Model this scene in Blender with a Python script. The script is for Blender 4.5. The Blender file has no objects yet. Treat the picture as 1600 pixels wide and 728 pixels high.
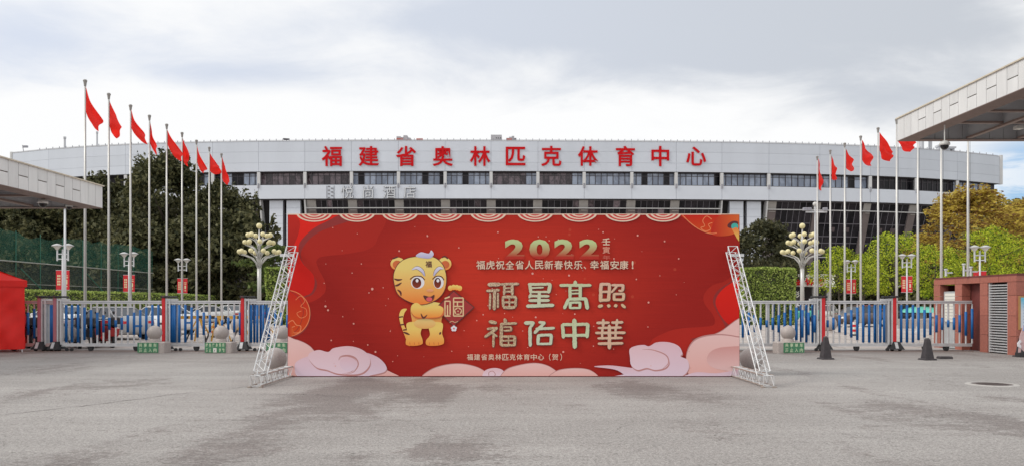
import bpy, math, random
import numpy as np
from mathutils import Vector, Matrix
from mathutils.geometry import tessellate_polygon
rad = math.radians
SC = bpy.context.scene
COL = SC.collection
F, HY, EYE = 1244.0, 474.0, 1.6          # focal length in photo pixels, horizon row, eye height

# ------------------------------------------------------------------ camera
cam = bpy.data.cameras.new("camera")
cam.sensor_width = 36; cam.lens = F / 1600 * 36
cam.shift_y = (HY - 364) / 1600
cam.clip_start = .1; cam.clip_end = 6000
camo = bpy.data.objects.new("camera", cam); COL.objects.link(camo)
camo.location = (0, 0, EYE); camo.rotation_euler = (rad(90), 0, 0)
SC.camera = camo

# ------------------------------------------------------------------ light
SUN_DIR = Vector((-.72, -.22, .66)).normalized()
sun = bpy.data.lights.new("sun", 'SUN'); sun.energy = 1.75; sun.angle = rad(14); sun.color = (1, .95, .87)
suno = bpy.data.objects.new("sun", sun); COL.objects.link(suno)
suno.rotation_euler = SUN_DIR.to_track_quat('Z', 'Y').to_euler(); suno.location = (-20, -10, 40)
SC.view_settings.view_transform = 'Standard'; SC.view_settings.look = 'None'
SC.view_settings.exposure = 0; SC.view_settings.gamma = 1

W = bpy.data.worlds.new("World"); SC.world = W; W.use_nodes = True
nt = W.node_tree; nt.nodes.clear()
def N(t, **kw):
    n = nt.nodes.new(t)
    for k, v in kw.items(): setattr(n, k, v)
    return n
def L(a, b): nt.links.new(a, b)
def MA(op, a, b=None, c=None, clamp=False):
    n = N('ShaderNodeMath', operation=op, use_clamp=clamp)
    for i, v in enumerate((a, b, c)):
        if v is None: continue
        if isinstance(v, (int, float)): n.inputs[i].default_value = v
        else: L(v, n.inputs[i])
    return n.outputs[0]
def MIX(f, a, b, blend='MIX'):
    n = N('ShaderNodeMix', data_type='RGBA', blend_type=blend)
    for i, v in ((0, f), (6, a), (7, b)):
        if isinstance(v, (int, float)): n.inputs[i].default_value = v
        elif isinstance(v, tuple): n.inputs[i].default_value = (*v, 1) if len(v) == 3 else v
        else: L(v, n.inputs[i])
    return n.outputs[2]
def RAMP(f, stops, interp='EASE'):
    n = N('ShaderNodeValToRGB'); cr = n.color_ramp; cr.interpolation = interp
    while len(cr.elements) < len(stops): cr.elements.new(.5)
    for e, (p, c) in zip(cr.elements, stops):
        e.position = p; e.color = (c, c, c, 1) if isinstance(c, (int, float)) else (*c, 1)
    L(f, n.inputs[0]); return n.outputs[0]
def NOISE(vec, scale, detail=4, rough=.5, dist=0):
    n = N('ShaderNodeTexNoise'); n.inputs['Scale'].default_value = scale
    n.inputs['Detail'].default_value = detail; n.inputs['Roughness'].default_value = rough
    n.inputs['Distortion'].default_value = dist
    if vec is not None: L(vec, n.inputs['Vector'])
    return n.outputs[0]
sky = N('ShaderNodeTexSky', sky_type='NISHITA', sun_disc=False)
sky.sun_elevation = math.asin(SUN_DIR.z); sky.sun_rotation = math.atan2(SUN_DIR.x, SUN_DIR.y)
tc = N('ShaderNodeTexCoord'); sp = N('ShaderNodeSeparateXYZ'); L(tc.outputs['Generated'], sp.inputs[0])
zc = MA('MAXIMUM', sp.outputs[2], 0.0)
k = MA('DIVIDE', 1.0, MA('ADD', zc, .16))
cv = N('ShaderNodeCombineXYZ'); L(MA('MULTIPLY', sp.outputs[0], k), cv.inputs[0]); L(MA('MULTIPLY', sp.outputs[1], k), cv.inputs[1])
mp = N('ShaderNodeMapping'); L(cv.outputs[0], mp.inputs[0]); mp.inputs['Location'].default_value = (3.1, 5.2, 0); mp.inputs['Scale'].default_value = (.75, .95, 1)
n1 = NOISE(mp.outputs[0], 1.1, 7, .52, .5)
n2 = NOISE(mp.outputs[0], 2.6, 8, .6, .4)
# broad cloud masses: az / el offsets
az = MA('DIVIDE', sp.outputs[0], MA('MAXIMUM', sp.outputs[1], .05))
el = MA('DIVIDE', sp.outputs[2], MA('MAXIMUM', sp.outputs[1], .05))
def BLOB(cx, cy, rx, ry):
    a = MA('DIVIDE', MA('SUBTRACT', az, cx), rx); b = MA('DIVIDE', MA('SUBTRACT', el, cy), ry)
    d = MA('ADD', MA('MULTIPLY', a, a), MA('MULTIPLY', b, b))
    return MA('POWER', 2.718, MA('MULTIPLY', d, -1.0))
front = MA('GREATER_THAN', sp.outputs[1], .06)
b1 = BLOB(.36, .33, .36, .12)
b2 = BLOB(-.62, .35, .16, .055)
b3 = BLOB(-.36, .29, .12, .028)
b4 = BLOB(-.02, .355, .22, .03)
blobs = MA('MULTIPLY', front, MA('ADD', MA('ADD', MA('MULTIPLY', b1, .33), MA('MULTIPLY', b2, .2)), MA('ADD', MA('MULTIPLY', b3, .22), MA('MULTIPLY', b4, .2))))
white = MA('MULTIPLY', front, BLOB(-.3, .16, .6, .09))
dens = MA('ADD', MA('SUBTRACT', MA('ADD', MA('MULTIPLY', n1, .60), MA('MULTIPLY', n2, .46)), MA('MULTIPLY', white, .28)), blobs)
dark = RAMP(dens, [(.50, 0.0), (.80, 1.0)])
cloud = MIX(dark, (9.9, 9.95, 10.0), MIX(RAMP(MA('ADD', MA('MULTIPLY', az, .6), .5), [(.1, 0.0), (.9, 1.0)]) , (7.0, 7.6, 8.8), (5.9, 6.25, 6.8)))
# a little clear blue low on the right
gap = MA('MULTIPLY', MA('MULTIPLY', front, MA('MULTIPLY', BLOB(.66, .155, .07, .05), 1.6)), RAMP(n2, [(.40, .25), (.56, 1.0)]))
skyc = MIX(1.0, sky.outputs[0], (1.0, 1.05, 1.1), 'MULTIPLY')
colr = MIX(MA('MULTIPLY', gap, .95, clamp=True), cloud, MIX(.55, skyc, (3.6, 6.2, 9.6)))
bg = N('ShaderNodeBackground'); bg.inputs[1].default_value = .1
L(colr, bg.inputs[0]); out = N('ShaderNodeOutputWorld'); L(bg.outputs[0], out.inputs[0])

# ------------------------------------------------------------------ materials
MATS = {}
def srgb(r, g, b):
    return tuple((c / 255 / 12.92 if c / 255 <= .04045 else ((c / 255 + .055) / 1.055) ** 2.4) for c in (r, g, b))
def newmat(name):
    global nt
    m = bpy.data.materials.new(name); m.use_nodes = True; nt = m.node_tree; nt.nodes.clear()
    o = N('ShaderNodeOutputMaterial'); b = N('ShaderNodeBsdfPrincipled'); L(b.outputs[0], o.inputs[0])
    MATS[name] = m; return m, b, o
def OC(scale=(1, 1, 1), kind='Object'):
    t = N('ShaderNodeTexCoord'); m = N('ShaderNodeMapping'); m.inputs['Scale'].default_value = scale
    L(t.outputs[kind], m.inputs[0]); return m.outputs[0]
def mat(name, c, rough=.6, metal=0, var=.12, scale=4, bump=0, bscale=40, spec=.5, streak=None, islands=0, objvar=0, coat=0):
    m, b, o = newmat(name)
    b.inputs['Roughness'].default_value = rough; b.inputs['Metallic'].default_value = metal
    b.inputs['Specular IOR Level'].default_value = spec; b.inputs['Coat Weight'].default_value = coat
    n = NOISE(OC(streak or (1, 1, 1)), scale, 5, .6)
    v = RAMP(n, [(.25, 1 - var), (.75, 1 + var)], 'LINEAR')
    col = MIX(1.0, tuple(c), v, 'MULTIPLY')
    if islands:
        g = N('ShaderNodeNewGeometry'); r = RAMP(g.outputs['Random Per Island'], [(0, 1 - islands), (1, 1 + islands)], 'LINEAR')
        col = MIX(1.0, col, r, 'MULTIPLY')
    if objvar:
        g = N('ShaderNodeObjectInfo'); r = RAMP(g.outputs['Random'], [(0, 1 - objvar), (1, 1 + objvar)], 'LINEAR')
        col = MIX(1.0, col, r, 'MULTIPLY')
    L(col, b.inputs['Base Color'])
    if bump:
        bn = N('ShaderNodeBump'); bn.inputs['Strength'].default_value = bump; bn.inputs['Distance'].default_value = .01
        L(NOISE(OC(), bscale, 3), bn.inputs['Height']); L(bn.outputs[0], b.inputs['Normal'])
    return m

def gradmat(name, c0, c1, axis=2, rough=.55, lo=0, hi=1, var=.05, speck=0):
    """printed colour running from c0 (low end) to c1 (high end) of the printed shape"""
    m, b, o = newmat(name); b.inputs['Roughness'].default_value = rough; b.inputs['Specular IOR Level'].default_value = .2
    t = N('ShaderNodeTexCoord'); s = N('ShaderNodeSeparateXYZ'); L(t.outputs['Generated'], s.inputs[0])
    f = RAMP(s.outputs[axis], [(lo, 0.0), (hi, 1.0)], 'LINEAR')
    c = MIX(f, tuple(c0), tuple(c1))
    if speck:
        n = NOISE(OC(), 38, 3, .6); c = MIX(RAMP(n, [(.42, 0.0), (.6, speck)]), c, (.16, .045, .03))
    L(c, b.inputs['Base Color']); return m

def leafmat(name, c, c2, var=.5, trans=.25, patch=.18):
    m, b, o = newmat(name); b.inputs['Roughness'].default_value = .6; b.inputs['Specular IOR Level'].default_value = .25
    g = N('ShaderNodeNewGeometry')
    f = MA('ADD', MA('MULTIPLY', g.outputs['Random Per Island'], .55), MA('MULTIPLY', NOISE(OC(), patch, 3), .55))
    col = MIX(RAMP(f, [(.3, 0.0), (.75, 1.0)]), tuple(c), tuple(c2))
    L(col, b.inputs['Base Color'])
    tr = N('ShaderNodeBsdfTranslucent'); L(col, tr.inputs[0]); mx = N('ShaderNodeMixShader'); mx.inputs[0].default_value = trans
    L(b.outputs[0], mx.inputs[1]); L(tr.outputs[0], mx.inputs[2]); L(mx.outputs[0], o.inputs[0])
    return m

white_panel = mat('white_panel', (.60, .635, .70), .45, var=.05, scale=.25, objvar=.03, streak=(1, 1, .15))
white_panel_low = mat('white_panel_low', (.64, .675, .74), .45, var=.04, scale=.3, objvar=.02)
pier_white = mat('pier_white', (.6, .6, .6), .5, var=.08, scale=.6)
joint_grey = mat('joint_grey', (.42, .44, .48), .7)
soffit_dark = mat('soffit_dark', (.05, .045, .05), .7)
frame_dark = mat('frame_dark', (.07, .06, .07), .5)
frame_grey = mat('frame_grey', (.30, .30, .34), .5); mullion = mat('mullion', (.15, .14, .16), .45)
stone_brown = mat('stone_brown', (.16, .13, .125), .6, var=.15, scale=.8)
stone_pale = mat('stone_pale', (.36, .34, .32), .6, var=.1, scale=.8)
def glassmat(name, c, c2, ns, rough=.12):
    m, b, o = newmat(name); b.inputs['Roughness'].default_value = rough; b.inputs['Specular IOR Level'].default_value = .2 if 'dark' in name else .5
    oi = N('ShaderNodeObjectInfo')
    f = MA('ADD', MA('MULTIPLY', NOISE(OC((1, 1, .6)), ns, 4, .7, 1.2), .8), MA('MULTIPLY', oi.outputs['Random'], .25))
    L(MIX(RAMP(f, [(.4, 0.0), (.66, 1.0)]), tuple(c), tuple(c2)), b.inputs['Base Color']); return m
glass_pale = glassmat('glass_pale', (.25, .29, .38), (.46, .53, .66), .4)
glass_dark = glassmat('glass_dark', (.008, .008, .011), (.03, .026, .032), .5, .06)
glass_busy = glassmat('glass_busy', (.04, .028, .034), (.22, .17, .19), 1.1)
letter_red = mat('letter_red', (.56, .008, .012), .6, var=.05, spec=.1)
metal_white = mat('metal_white', (.62, .63, .65), .35, metal=.0, var=.08, scale=2)
pole_metal = mat('pole_metal', (.60, .59, .57), .35, metal=.25, var=.08, scale=1.2)
silver = mat('silver', (.60, .60, .61), .35, metal=.35, var=.1, scale=6)
truss_metal = mat('truss_metal', (.64, .65, .66), .4, metal=.2, var=.25, scale=9)
truss_rusty = mat('truss_rusty', (.36, .30, .26), .5, metal=.2, var=.3, scale=12)
flag_red = mat('flag_red', (.78, .03, .02), .65, var=.12, scale=3)
blue_sleeve = mat('blue_sleeve', (.004, .12, .38), .5, var=.12, scale=5)
red_strip = mat('red_strip', (.62, .012, .018), .35)
rubber = mat('rubber', (.022, .022, .024), .7, var=.25, scale=10)
cone_black = mat('cone_black', (.045, .038, .042), .65, var=.35, scale=9, bump=.3)
granite = mat('granite', (.42, .37, .345), .6, var=.2, scale=22, bump=.25, bscale=120)
granite_ball = mat('granite_ball', (.40, .355, .335), .5, var=.18, scale=35, bump=.15, bscale=120)
sign_green = mat('sign_green', (.06, .22, .11), .5, var=.1)
sign_print = mat('sign_print', (.55, .68, .45), .5)
tent_red = mat('tent_red', (.80, .018, .012), .45, var=.14, scale=1.5, bump=.5, bscale=2.2)
canopy_panel = mat('canopy_panel', (.70, .70, .70), .5, var=.08, scale=2.5, objvar=.06, streak=(1, 1, .25))
canopy_joint = mat('canopy_joint', (.16, .13, .115), .7)
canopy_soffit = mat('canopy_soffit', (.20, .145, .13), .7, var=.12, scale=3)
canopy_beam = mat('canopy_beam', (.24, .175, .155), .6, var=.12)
canopy_grey = mat('canopy_grey', (.44, .45, .47), .55, var=.08, scale=1.5)
trim_cream = mat('trim_cream', (.62, .55, .44), .5)
camera_white = mat('camera_white', (.6, .6, .58), .35)
camera_black = mat('camera_black', (.012, .012, .014), .12)
globe_cream = mat('globe_cream', (.78, .70, .40), .35, var=.05)
banner_red = mat('banner_red', (.62, .015, .025), .6, var=.06)
gold_print = mat('gold_print', (.8, .68, .42), .5)
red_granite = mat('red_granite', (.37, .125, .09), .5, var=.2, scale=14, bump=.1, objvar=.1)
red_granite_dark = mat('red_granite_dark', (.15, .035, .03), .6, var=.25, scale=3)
door_white = mat('door_white', (.78, .77, .70), .45, var=.03)
door_grey = mat('door_grey', (.42, .44, .45), .45, var=.08)
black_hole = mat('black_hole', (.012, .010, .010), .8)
dark_wall = mat('dark_wall', (.035, .028, .032), .6, var=.4, scale=.5)
bark = mat('bark', (.09, .07, .055), .85, var=.3, scale=6)
netting_post = mat('netting_post', (.02, .12, .08), .5)
window_tint = mat('window_tint', (.035, .05, .07), .08, var=.2)
lamp_red = mat('lamp_red', (.6, .02, .02), .2)
lamp_clear = mat('lamp_clear', (.8, .8, .78), .1)
wood_yellow = mat('wood_yellow', (.62, .34, .05), .6, var=.12)
timber_dark = mat('timber_dark', (.03, .028, .03), .6)
chrome = mat('chrome', (.6, .6, .6), .2, metal=1)
kerb_stone = mat('kerb_stone', (.45, .41, .37), .7, var=.12, scale=5)
flower_red = mat('flower_red', (.75, .02, .02), .6, islands=.3)
leaf_dark = leafmat('leaf_dark', (.035, .042, .018), (.17, .165, .078), patch=.5)
leaf_round = leafmat('leaf_round', (.05, .055, .030), (.12, .115, .055))
leaf_bright = leafmat('leaf_bright', (.07, .13, .015), (.62, .70, .06), trans=.4, patch=1.1)
leaf_gold = leafmat('leaf_gold', (.20, .10, .035), (.66, .52, .10), trans=.45, patch=.3)
leaf_olive = leafmat('leaf_olive', (.12, .11, .035), (.30, .27, .08))
leaf_hedge = leafmat('leaf_hedge', (.17, .25, .05), (.52, .62, .17), trans=.35, patch=1.5)

def cloth(name, c, trans):
    m = mat(name, c, .6, var=.12, scale=2.5, bump=.3, bscale=3)
    global nt
    nt = m.node_tree; b = [n for n in nt.nodes if n.type == 'BSDF_PRINCIPLED'][0]; o = [n for n in nt.nodes if n.type == 'OUTPUT_MATERIAL'][0]
    tr = N('ShaderNodeBsdfTranslucent'); tr.inputs[0].default_value = (*c, 1); mx = N('ShaderNodeMixShader'); mx.inputs[0].default_value = trans
    L(b.outputs[0], mx.inputs[1]); L(tr.outputs[0], mx.inputs[2]); L(mx.outputs[0], o.inputs[0]); return m
flag_red = cloth('flag_cloth', (.95, .03, .02), .5)
tent_red = cloth('tent_cloth', (.85, .018, .012), .25)

# ------------------------------------------------------------------ mesh builder
class MB:
    def __init__(s): s.v = []; s.f = []
    def add(s, vs, fs):
        o = len(s.v); s.v += [tuple(p) for p in vs]; s.f += [tuple(i + o for i in f) for f in fs]; return s
    def hexa(s, p):  # 8 corners: bottom 4 (ccw from above), top 4
        return s.add(p, [(3, 2, 1, 0), (4, 5, 6, 7), (0, 1, 5, 4), (1, 2, 6, 5), (2, 3, 7, 6), (3, 0, 4, 7)])
    def box(s, x0, x1, y0, y1, z0, z1):
        return s.hexa([(x0, y0, z0), (x1, y0, z0), (x1, y1, z0), (x0, y1, z0), (x0, y0, z1), (x1, y0, z1), (x1, y1, z1), (x0, y1, z1)])
    def bbox(s, x0, x1, y0, y1, z0, z1, b=.02):   # chamfered top and verticals
        def ring(z, i): return [(x0 + i + b, y0 + i, z), (x1 - i - b, y0 + i, z), (x1 - i, y0 + i + b, z), (x1 - i, y1 - i - b, z), (x1 - i - b, y1 - i, z), (x0 + i + b, y1 - i, z), (x0 + i, y1 - i - b, z), (x0 + i, y0 + i + b, z)]
        r = ring(z0, 0) + ring(z1 - b, 0) + ring(z1, b)
        fs = [tuple(range(7, -1, -1)), tuple(range(16, 24))]
        for k in (0, 8):
            for i in range(8): j = (i + 1) % 8; fs.append((k + i, k + j, k + 8 + j, k + 8 + i))
        return s.add(r, fs)
    def tube(s, pts, r, n=8, caps=True):
        pts = [Vector(p) for p in pts]; rs = r if isinstance(r, (list, tuple)) else [r] * len(pts)
        o = len(s.v); up = Vector((0, 0, 1))
        for i, p in enumerate(pts):
            d = (pts[min(i + 1, len(pts) - 1)] - pts[max(i - 1, 0)]).normalized()
            a = d.cross(up if abs(d.z) < .95 else Vector((1, 0, 0))).normalized(); b = d.cross(a)
            for k in range(n):
                t = 2 * math.pi * (k + .5) / n; s.v.append(tuple(p + (a * math.cos(t) + b * math.sin(t)) * rs[i]))
        for i in range(len(pts) - 1):
            for k in range(n):
                k2 = (k + 1) % n; s.f.append((o + i * n + k, o + i * n + k2, o + (i + 1) * n + k2, o + (i + 1) * n + k))
        if caps:
            s.f.append(tuple(o + k for k in range(n - 1, -1, -1))); s.f.append(tuple(o + (len(pts) - 1) * n + k for k in range(n)))
        return s
    def lathe(s, prof, c=(0, 0, 0), n=16):
        o = len(s.v)
        for r, z in prof:
            for k in range(n):
                t = 2 * math.pi * k / n; s.v.append((c[0] + r * math.cos(t), c[1] + r * math.sin(t), c[2] + z))
        for i in range(len(prof) - 1):
            for k in range(n):
                k2 = (k + 1) % n; s.f.append((o + i * n + k, o + i * n + k2, o + (i + 1) * n + k2, o + (i + 1) * n + k))
        return s
    def ball(s, c, r, n=14, m=8):
        return s.lathe([(max(.001, r * math.sin(math.pi * i / m)), -r * math.cos(math.pi * i / m)) for i in range(m + 1)], c, n)
    def poly(s, pts2, y, flip=False):   # filled polygon in the XZ plane, facing -Y
        t = tessellate_polygon([[Vector((p[0], p[1], 0)) for p in pts2]])
        fs = []
        for f in t:
            a, b, c = (pts2[i] for i in f)
            cr = (b[0] - a[0]) * (c[1] - a[1]) - (b[1] - a[1]) * (c[0] - a[0])
            fs.append(tuple(f) if cr > 0 else tuple(reversed(f)))
        return s.add([(p[0], y, p[1]) for p in pts2], fs)
    def prism(s, pts2, y0, y1):
        area = sum(pts2[i][0] * pts2[(i + 1) % len(pts2)][1] - pts2[(i + 1) % len(pts2)][0] * pts2[i][1] for i in range(len(pts2)))
        if area < 0: pts2 = pts2[::-1]
        s.poly(pts2, y0); n = len(pts2)
        o = len(s.v); s.v += [(p[0], y0, p[1]) for p in pts2] + [(p[0], y1, p[1]) for p in pts2]
        for i in range(n): j = (i + 1) % n; s.f.append((o + j, o + i, o + n + i, o + n + j))
        t = tessellate_polygon([[Vector((p[0], p[1], 0)) for p in pts2]])
        s.f += [tuple(o + n + i for i in f) for f in t]
        return s
    def mesh(s, name, m, smooth=False):
        me = bpy.data.meshes.new(name); me.from_pydata(s.v, [], s.f)
        if m: me.materials.append(m)
        if smooth: me.shade_smooth()
        me.update(); return me
    def build(s, name, m, parent=None, smooth=False, **kw):
        return link(name, s.mesh(name, m, smooth), parent, **kw)
def link(name, me, parent=None, label=None, cat=None, group=None, kind=None, loc=None):
    o = bpy.data.objects.new(name, me); COL.objects.link(o)
    if parent is not None: o.parent = parent
    if loc is not None: o.location = loc
    tag(o, label, cat, group, kind); return o
def tag(o, label=None, cat=None, group=None, kind=None):
    for k, v in (('label', label), ('category', cat), ('group', group), ('kind', kind)):
        if v: o[k] = v
    return o
def thing(name, label, cat, loc=(0, 0, 0), rz=0, group=None):
    o = bpy.data.objects.new(name, None); COL.objects.link(o); o.empty_display_size = .2
    o.location = loc; o.rotation_euler = (0, 0, rz); return tag(o, label, cat, group)
def dup(root, loc=None, rz=None, label=None, group=None, scale=None):
    r = root.copy(); COL.objects.link(r)
    if loc is not None: r.location = loc
    if rz is not None: r.rotation_euler = (0, 0, rz)
    if scale: r.scale = (scale,) * 3
    if label: r['label'] = label
    if group: r['group'] = group
    for ch in list(root.children):
        c = ch.copy(); COL.objects.link(c); c.parent = r
        for g in list(ch.children):
            d = g.copy(); COL.objects.link(d); d.parent = c
    return r
def at(px, py, D): return ((px - 800) / F * D, D, EYE + (HY - py) / F * D)
ORD = ['first', 'second', 'third', 'fourth', 'fifth', 'sixth', 'seventh', 'eighth', 'ninth', 'tenth']
def text_mesh(txt, size, m, bold=0, extrude=0, sx=1.0, res=3):
    """a mesh of the words, standing in the XZ plane facing -Y, centred on the origin"""
    c = bpy.data.curves.new('t', 'FONT'); c.body = txt; c.size = size; c.offset = bold; c.extrude = extrude
    c.resolution_u = res; c.align_x = 'LEFT'
    o = bpy.data.objects.new('t', c); COL.objects.link(o)
    bpy.context.view_layer.update()
    me = bpy.data.meshes.new_from_object(o.evaluated_get(bpy.context.evaluated_depsgraph_get()))
    bpy.data.objects.remove(o); bpy.data.curves.remove(c)
    co = np.empty(len(me.vertices) * 3); me.vertices.foreach_get('co', co); co = co.reshape(-1, 3)
    mid = (co.max(0) + co.min(0)) / 2; co -= mid
    co[:, 0] *= sx
    co = np.stack([co[:, 0], -co[:, 2], co[:, 1]], 1)
    m2 = bpy.data.meshes.new('lettering'); m2.from_pydata([tuple(v) for v in co], [], [tuple(p.vertices) for p in me.polygons])
    bpy.data.meshes.remove(me); me = m2; me.materials.append(m); me.update()
    me['w'] = float(np.ptp(co[:, 0])); me['h'] = float(np.ptp(co[:, 2]))
    return me
def smooth_closed(pts, n=8, closed=True):
    out = []; N_ = len(pts)
    rng = range(N_ if closed else N_ - 1)
    for i in rng:
        p = [pts[(i + k) % N_] if closed else pts[min(max(i + k, 0), N_ - 1)] for k in (-1, 0, 1, 2)]
        for j in range(n):
            t = j / n; t2 = t * t; t3 = t2 * t
            out.append(tuple(.5 * (2 * p[1][a] + (p[2][a] - p[0][a]) * t + (2 * p[0][a] - 5 * p[1][a] + 4 * p[2][a] - p[3][a]) * t2 + (3 * p[1][a] - p[0][a] - 3 * p[2][a] + p[3][a]) * t3) for a in (0, 1)))
    if not closed: out.append(tuple(pts[-1]))
    return out

# ================================================================== SETTING
def groundmat():
    m, b, o = newmat('asphalt'); b.inputs['Roughness'].default_value = .85; b.inputs['Specular IOR Level'].default_value = .35
    p = OC((1, 1, 1)); stretch = OC((.55, 1.0, 1))
    fine = NOISE(p, 55, 4, .75); mid = NOISE(p, 9, 4, .6)
    base = MIX(RAMP(NOISE(p, .22, 4, .6), [(.35, 0.0), (.65, 1.0)]), (.325, .305, .292), (.385, .365, .35))
    # damp looking worn patches, drawn out along the traffic direction
    st = MA('ADD', MA('MULTIPLY', NOISE(OC((.55, .22, 1)), 1.0, 3, .55, .6), .72), MA('MULTIPLY', NOISE(OC((.8, 1.6, 1)), 2.6, 5, .7), .36))
    s = N('ShaderNodeSeparateXYZ'); L(OC(), s.inputs[0])
    def spot(cx, cy, rx, ry, a):
        u = MA('DIVIDE', MA('SUBTRACT', s.outputs[0], cx), rx); v = MA('DIVIDE', MA('SUBTRACT', s.outputs[1], cy), ry)
        return MA('MULTIPLY', MA('POWER', 2.718, MA('MULTIPLY', MA('ADD', MA('MULTIPLY', u, u), MA('MULTIPLY', v, v)), -1.0)), a)
    bias = MA('ADD', MA('ADD', spot(-3.2, 11.5, .9, 5.0, .17), spot(-1.5, 15, 1.1, 2.2, .15)), MA('ADD', MA('ADD', spot(6.1, 12.9, .9, 1.5, .14), spot(7.2, 11.2, .9, 1.6, .14)), MA('ADD', spot(-.9, 8.6, 1.4, .7, .13), spot(2.2, 15.5, 1.6, 1.4, .08))))
    st = MA('ADD', st, bias)
    st = MA('ADD', st, MA('MULTIPLY', MA('SUBTRACT', NOISE(OC((1, 1.6, 1)), 11, 5, .8), .5), .5))
    base = MIX(RAMP(st, [(.605, 0.0), (.68, .72)], 'LINEAR'), base, (.185, .158, .150))
    # rust and tyre dust along the gate track
    rust = spot(0, 26.4, 60, .8, .55); rust2 = spot(0, 24.0, 60, 2.0, .25)
    base = MIX(MA('MULTIPLY', MA('ADD', rust, rust2), RAMP(NOISE(OC((.12, 1.5, 1)), 1.5, 4), [(.25, .4), (.7, 1.3)])), base, (.15, .10, .085))
    # hairline cracks
    w = NOISE(OC((.5, .8, 1)), .55, 6, .6, .4)
    cr = MA('LESS_THAN', MA('ABSOLUTE', MA('SUBTRACT', w, .5)), .0013)
    base = MIX(MA('MULTIPLY', cr, .55), base, (.09, .08, .075))
    v = N('ShaderNodeTexVoronoi'); v.inputs['Scale'].default_value = 70; L(p, v.inputs['Vector'])
    agg = RAMP(v.outputs['Distance'], [(.05, 1.25), (.45, .88)], 'LINEAR')
    base = MIX(1.0, base, RAMP(fine, [(.3, .5), (.7, 1.5)], 'LINEAR'), 'MULTIPLY')
    base = MIX(1.0, base, RAMP(mid, [(.3, .92), (.7, 1.08)], 'LINEAR'), 'MULTIPLY')
    base = MIX(.8, base, agg, 'MULTIPLY')
    base = MIX(1.0, base, RAMP(NOISE(p, 24, 3, .7), [(.33, .72), (.67, 1.28)], 'LINEAR'), 'MULTIPLY')
    big = NOISE(OC((.05, .9, 1)), 1.2, 5, .7); base = MIX(1.0, base, RAMP(big, [(.3, .88), (.7, 1.10)], 'LINEAR'), 'MULTIPLY')
    sp2 = NOISE(p, 18, 2, .5); base = MIX(RAMP(sp2, [(.68, 0.0), (.74, .5)], 'LINEAR'), base, (.16, .145, .135))
    L(base, b.inputs['Base Color'])
    bn = N('ShaderNodeBump'); bn.inputs['Strength'].default_value = .55; bn.inputs['Distance'].default_value = .012
    L(fine, bn.inputs['Height']); L(bn.outputs[0], b.inputs['Normal']); return m
asphalt = groundmat()
plaza_mat = mat('plaza_paving', (.47, .42, .39), .75, var=.15, scale=.5, bump=.2, bscale=8)
earth_mat = mat('earth', (.20, .19, .16), .9, var=.3, scale=.05)
grout = mat('grout', (.25, .22, .2), .9)
MB().add([(-2500, -300, -.004), (2500, -300, -.004), (2500, 4000, -.004), (-2500, 4000, -.004)], [(0, 1, 2, 3)]).build('ground', earth_mat, kind='structure')
MB().add([(-60, -12, 0), (60, -12, 0), (60, 28.6, 0), (-60, 28.6, 0)], [(0, 1, 2, 3)]).build('forecourt_road', asphalt, kind='structure')
MB().add([(-90, 28.6, 0), (90, 28.6, 0), (90, 150, 0), (-90, 150, 0)], [(0, 1, 2, 3)]).build('plaza', plaza_mat, kind='structure')
gj = MB()
for i in range(14):
    y = 29.2 + i * 2.0; gj.box(-60, 60, y, y + .03, .0, .005)
for i in range(-20, 21): gj.box(i * 3.0, i * 3.0 + .025, 28.7, 56, .0, .008)
gj.build('paving_joint', grout, kind='structure')
# long wandering cracks in the asphalt
ck = mat('crack_dark', (.075, .068, .062), .9)
for (x0, y0, x1, y1, sd) in ((-9.3, 8.0, -4.3, 16.6, 1), (-5.0, 14.2, -2.4, 13.4, 3)):
    R = random.Random(sd); mb = MB(); n = 70; ox = 0; vs = []
    dx, dy = x1 - x0, y1 - y0; l = math.hypot(dx, dy); nx, ny = -dy / l, dx / l
    for i in range(n + 1):
        ox += R.uniform(-.05, .05); ox *= .97; w = .007 * (.3 + R.random() * 1.6) * math.sin(math.pi * (i + .5) / (n + 1)) ** .4
        cx_, cy_ = x0 + dx * i / n + nx * ox, y0 + dy * i / n + ny * ox
        vs += [(cx_ - nx * w, cy_ - ny * w, .004), (cx_ + nx * w, cy_ + ny * w, .004)]
    mb.add(vs, [(2 * i, 2 * i + 2, 2 * i + 3, 2 * i + 1) for i in range(n)]).build('asphalt_crack', ck, kind='structure')
# manhole
t = thing('manhole', 'round iron manhole cover with a pale concrete ring in the asphalt at the right', 'manhole', (750 / F * 15.8, 15.8, 0))
MB().lathe([(.37, .0), (.37, .012), (.46, .012), (.48, .0)], n=32).build('rim', mat('pale_concrete', (.42, .40, .38), .8, var=.2, scale=8), t)
pl_ = MB().lathe([(.001, .008), (.36, .008), (.365, .0)], n=32)
for i in range(-3, 4):
    h = math.sqrt(max(0, .28 ** 2 - (i * .08) ** 2)); pl_.box(-h, h, i * .08 - .012, i * .08 + .012, .007, .014)
pl_.build('cover', mat('cast_iron', (.11, .085, .08), .6, var=.2), t)
# gate track: a low steel rail across the entrance
tr = MB()
for y in (26.72, 27.28): tr.box(-17.5, 15.5, y, y + .03, 0, .012)
tr.build('gate_track', mat('rusty_rail', (.2, .11, .08), .6, var=.3), label='thin rusty steel track rails set in the asphalt under the sliding gates', cat='track')

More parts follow.
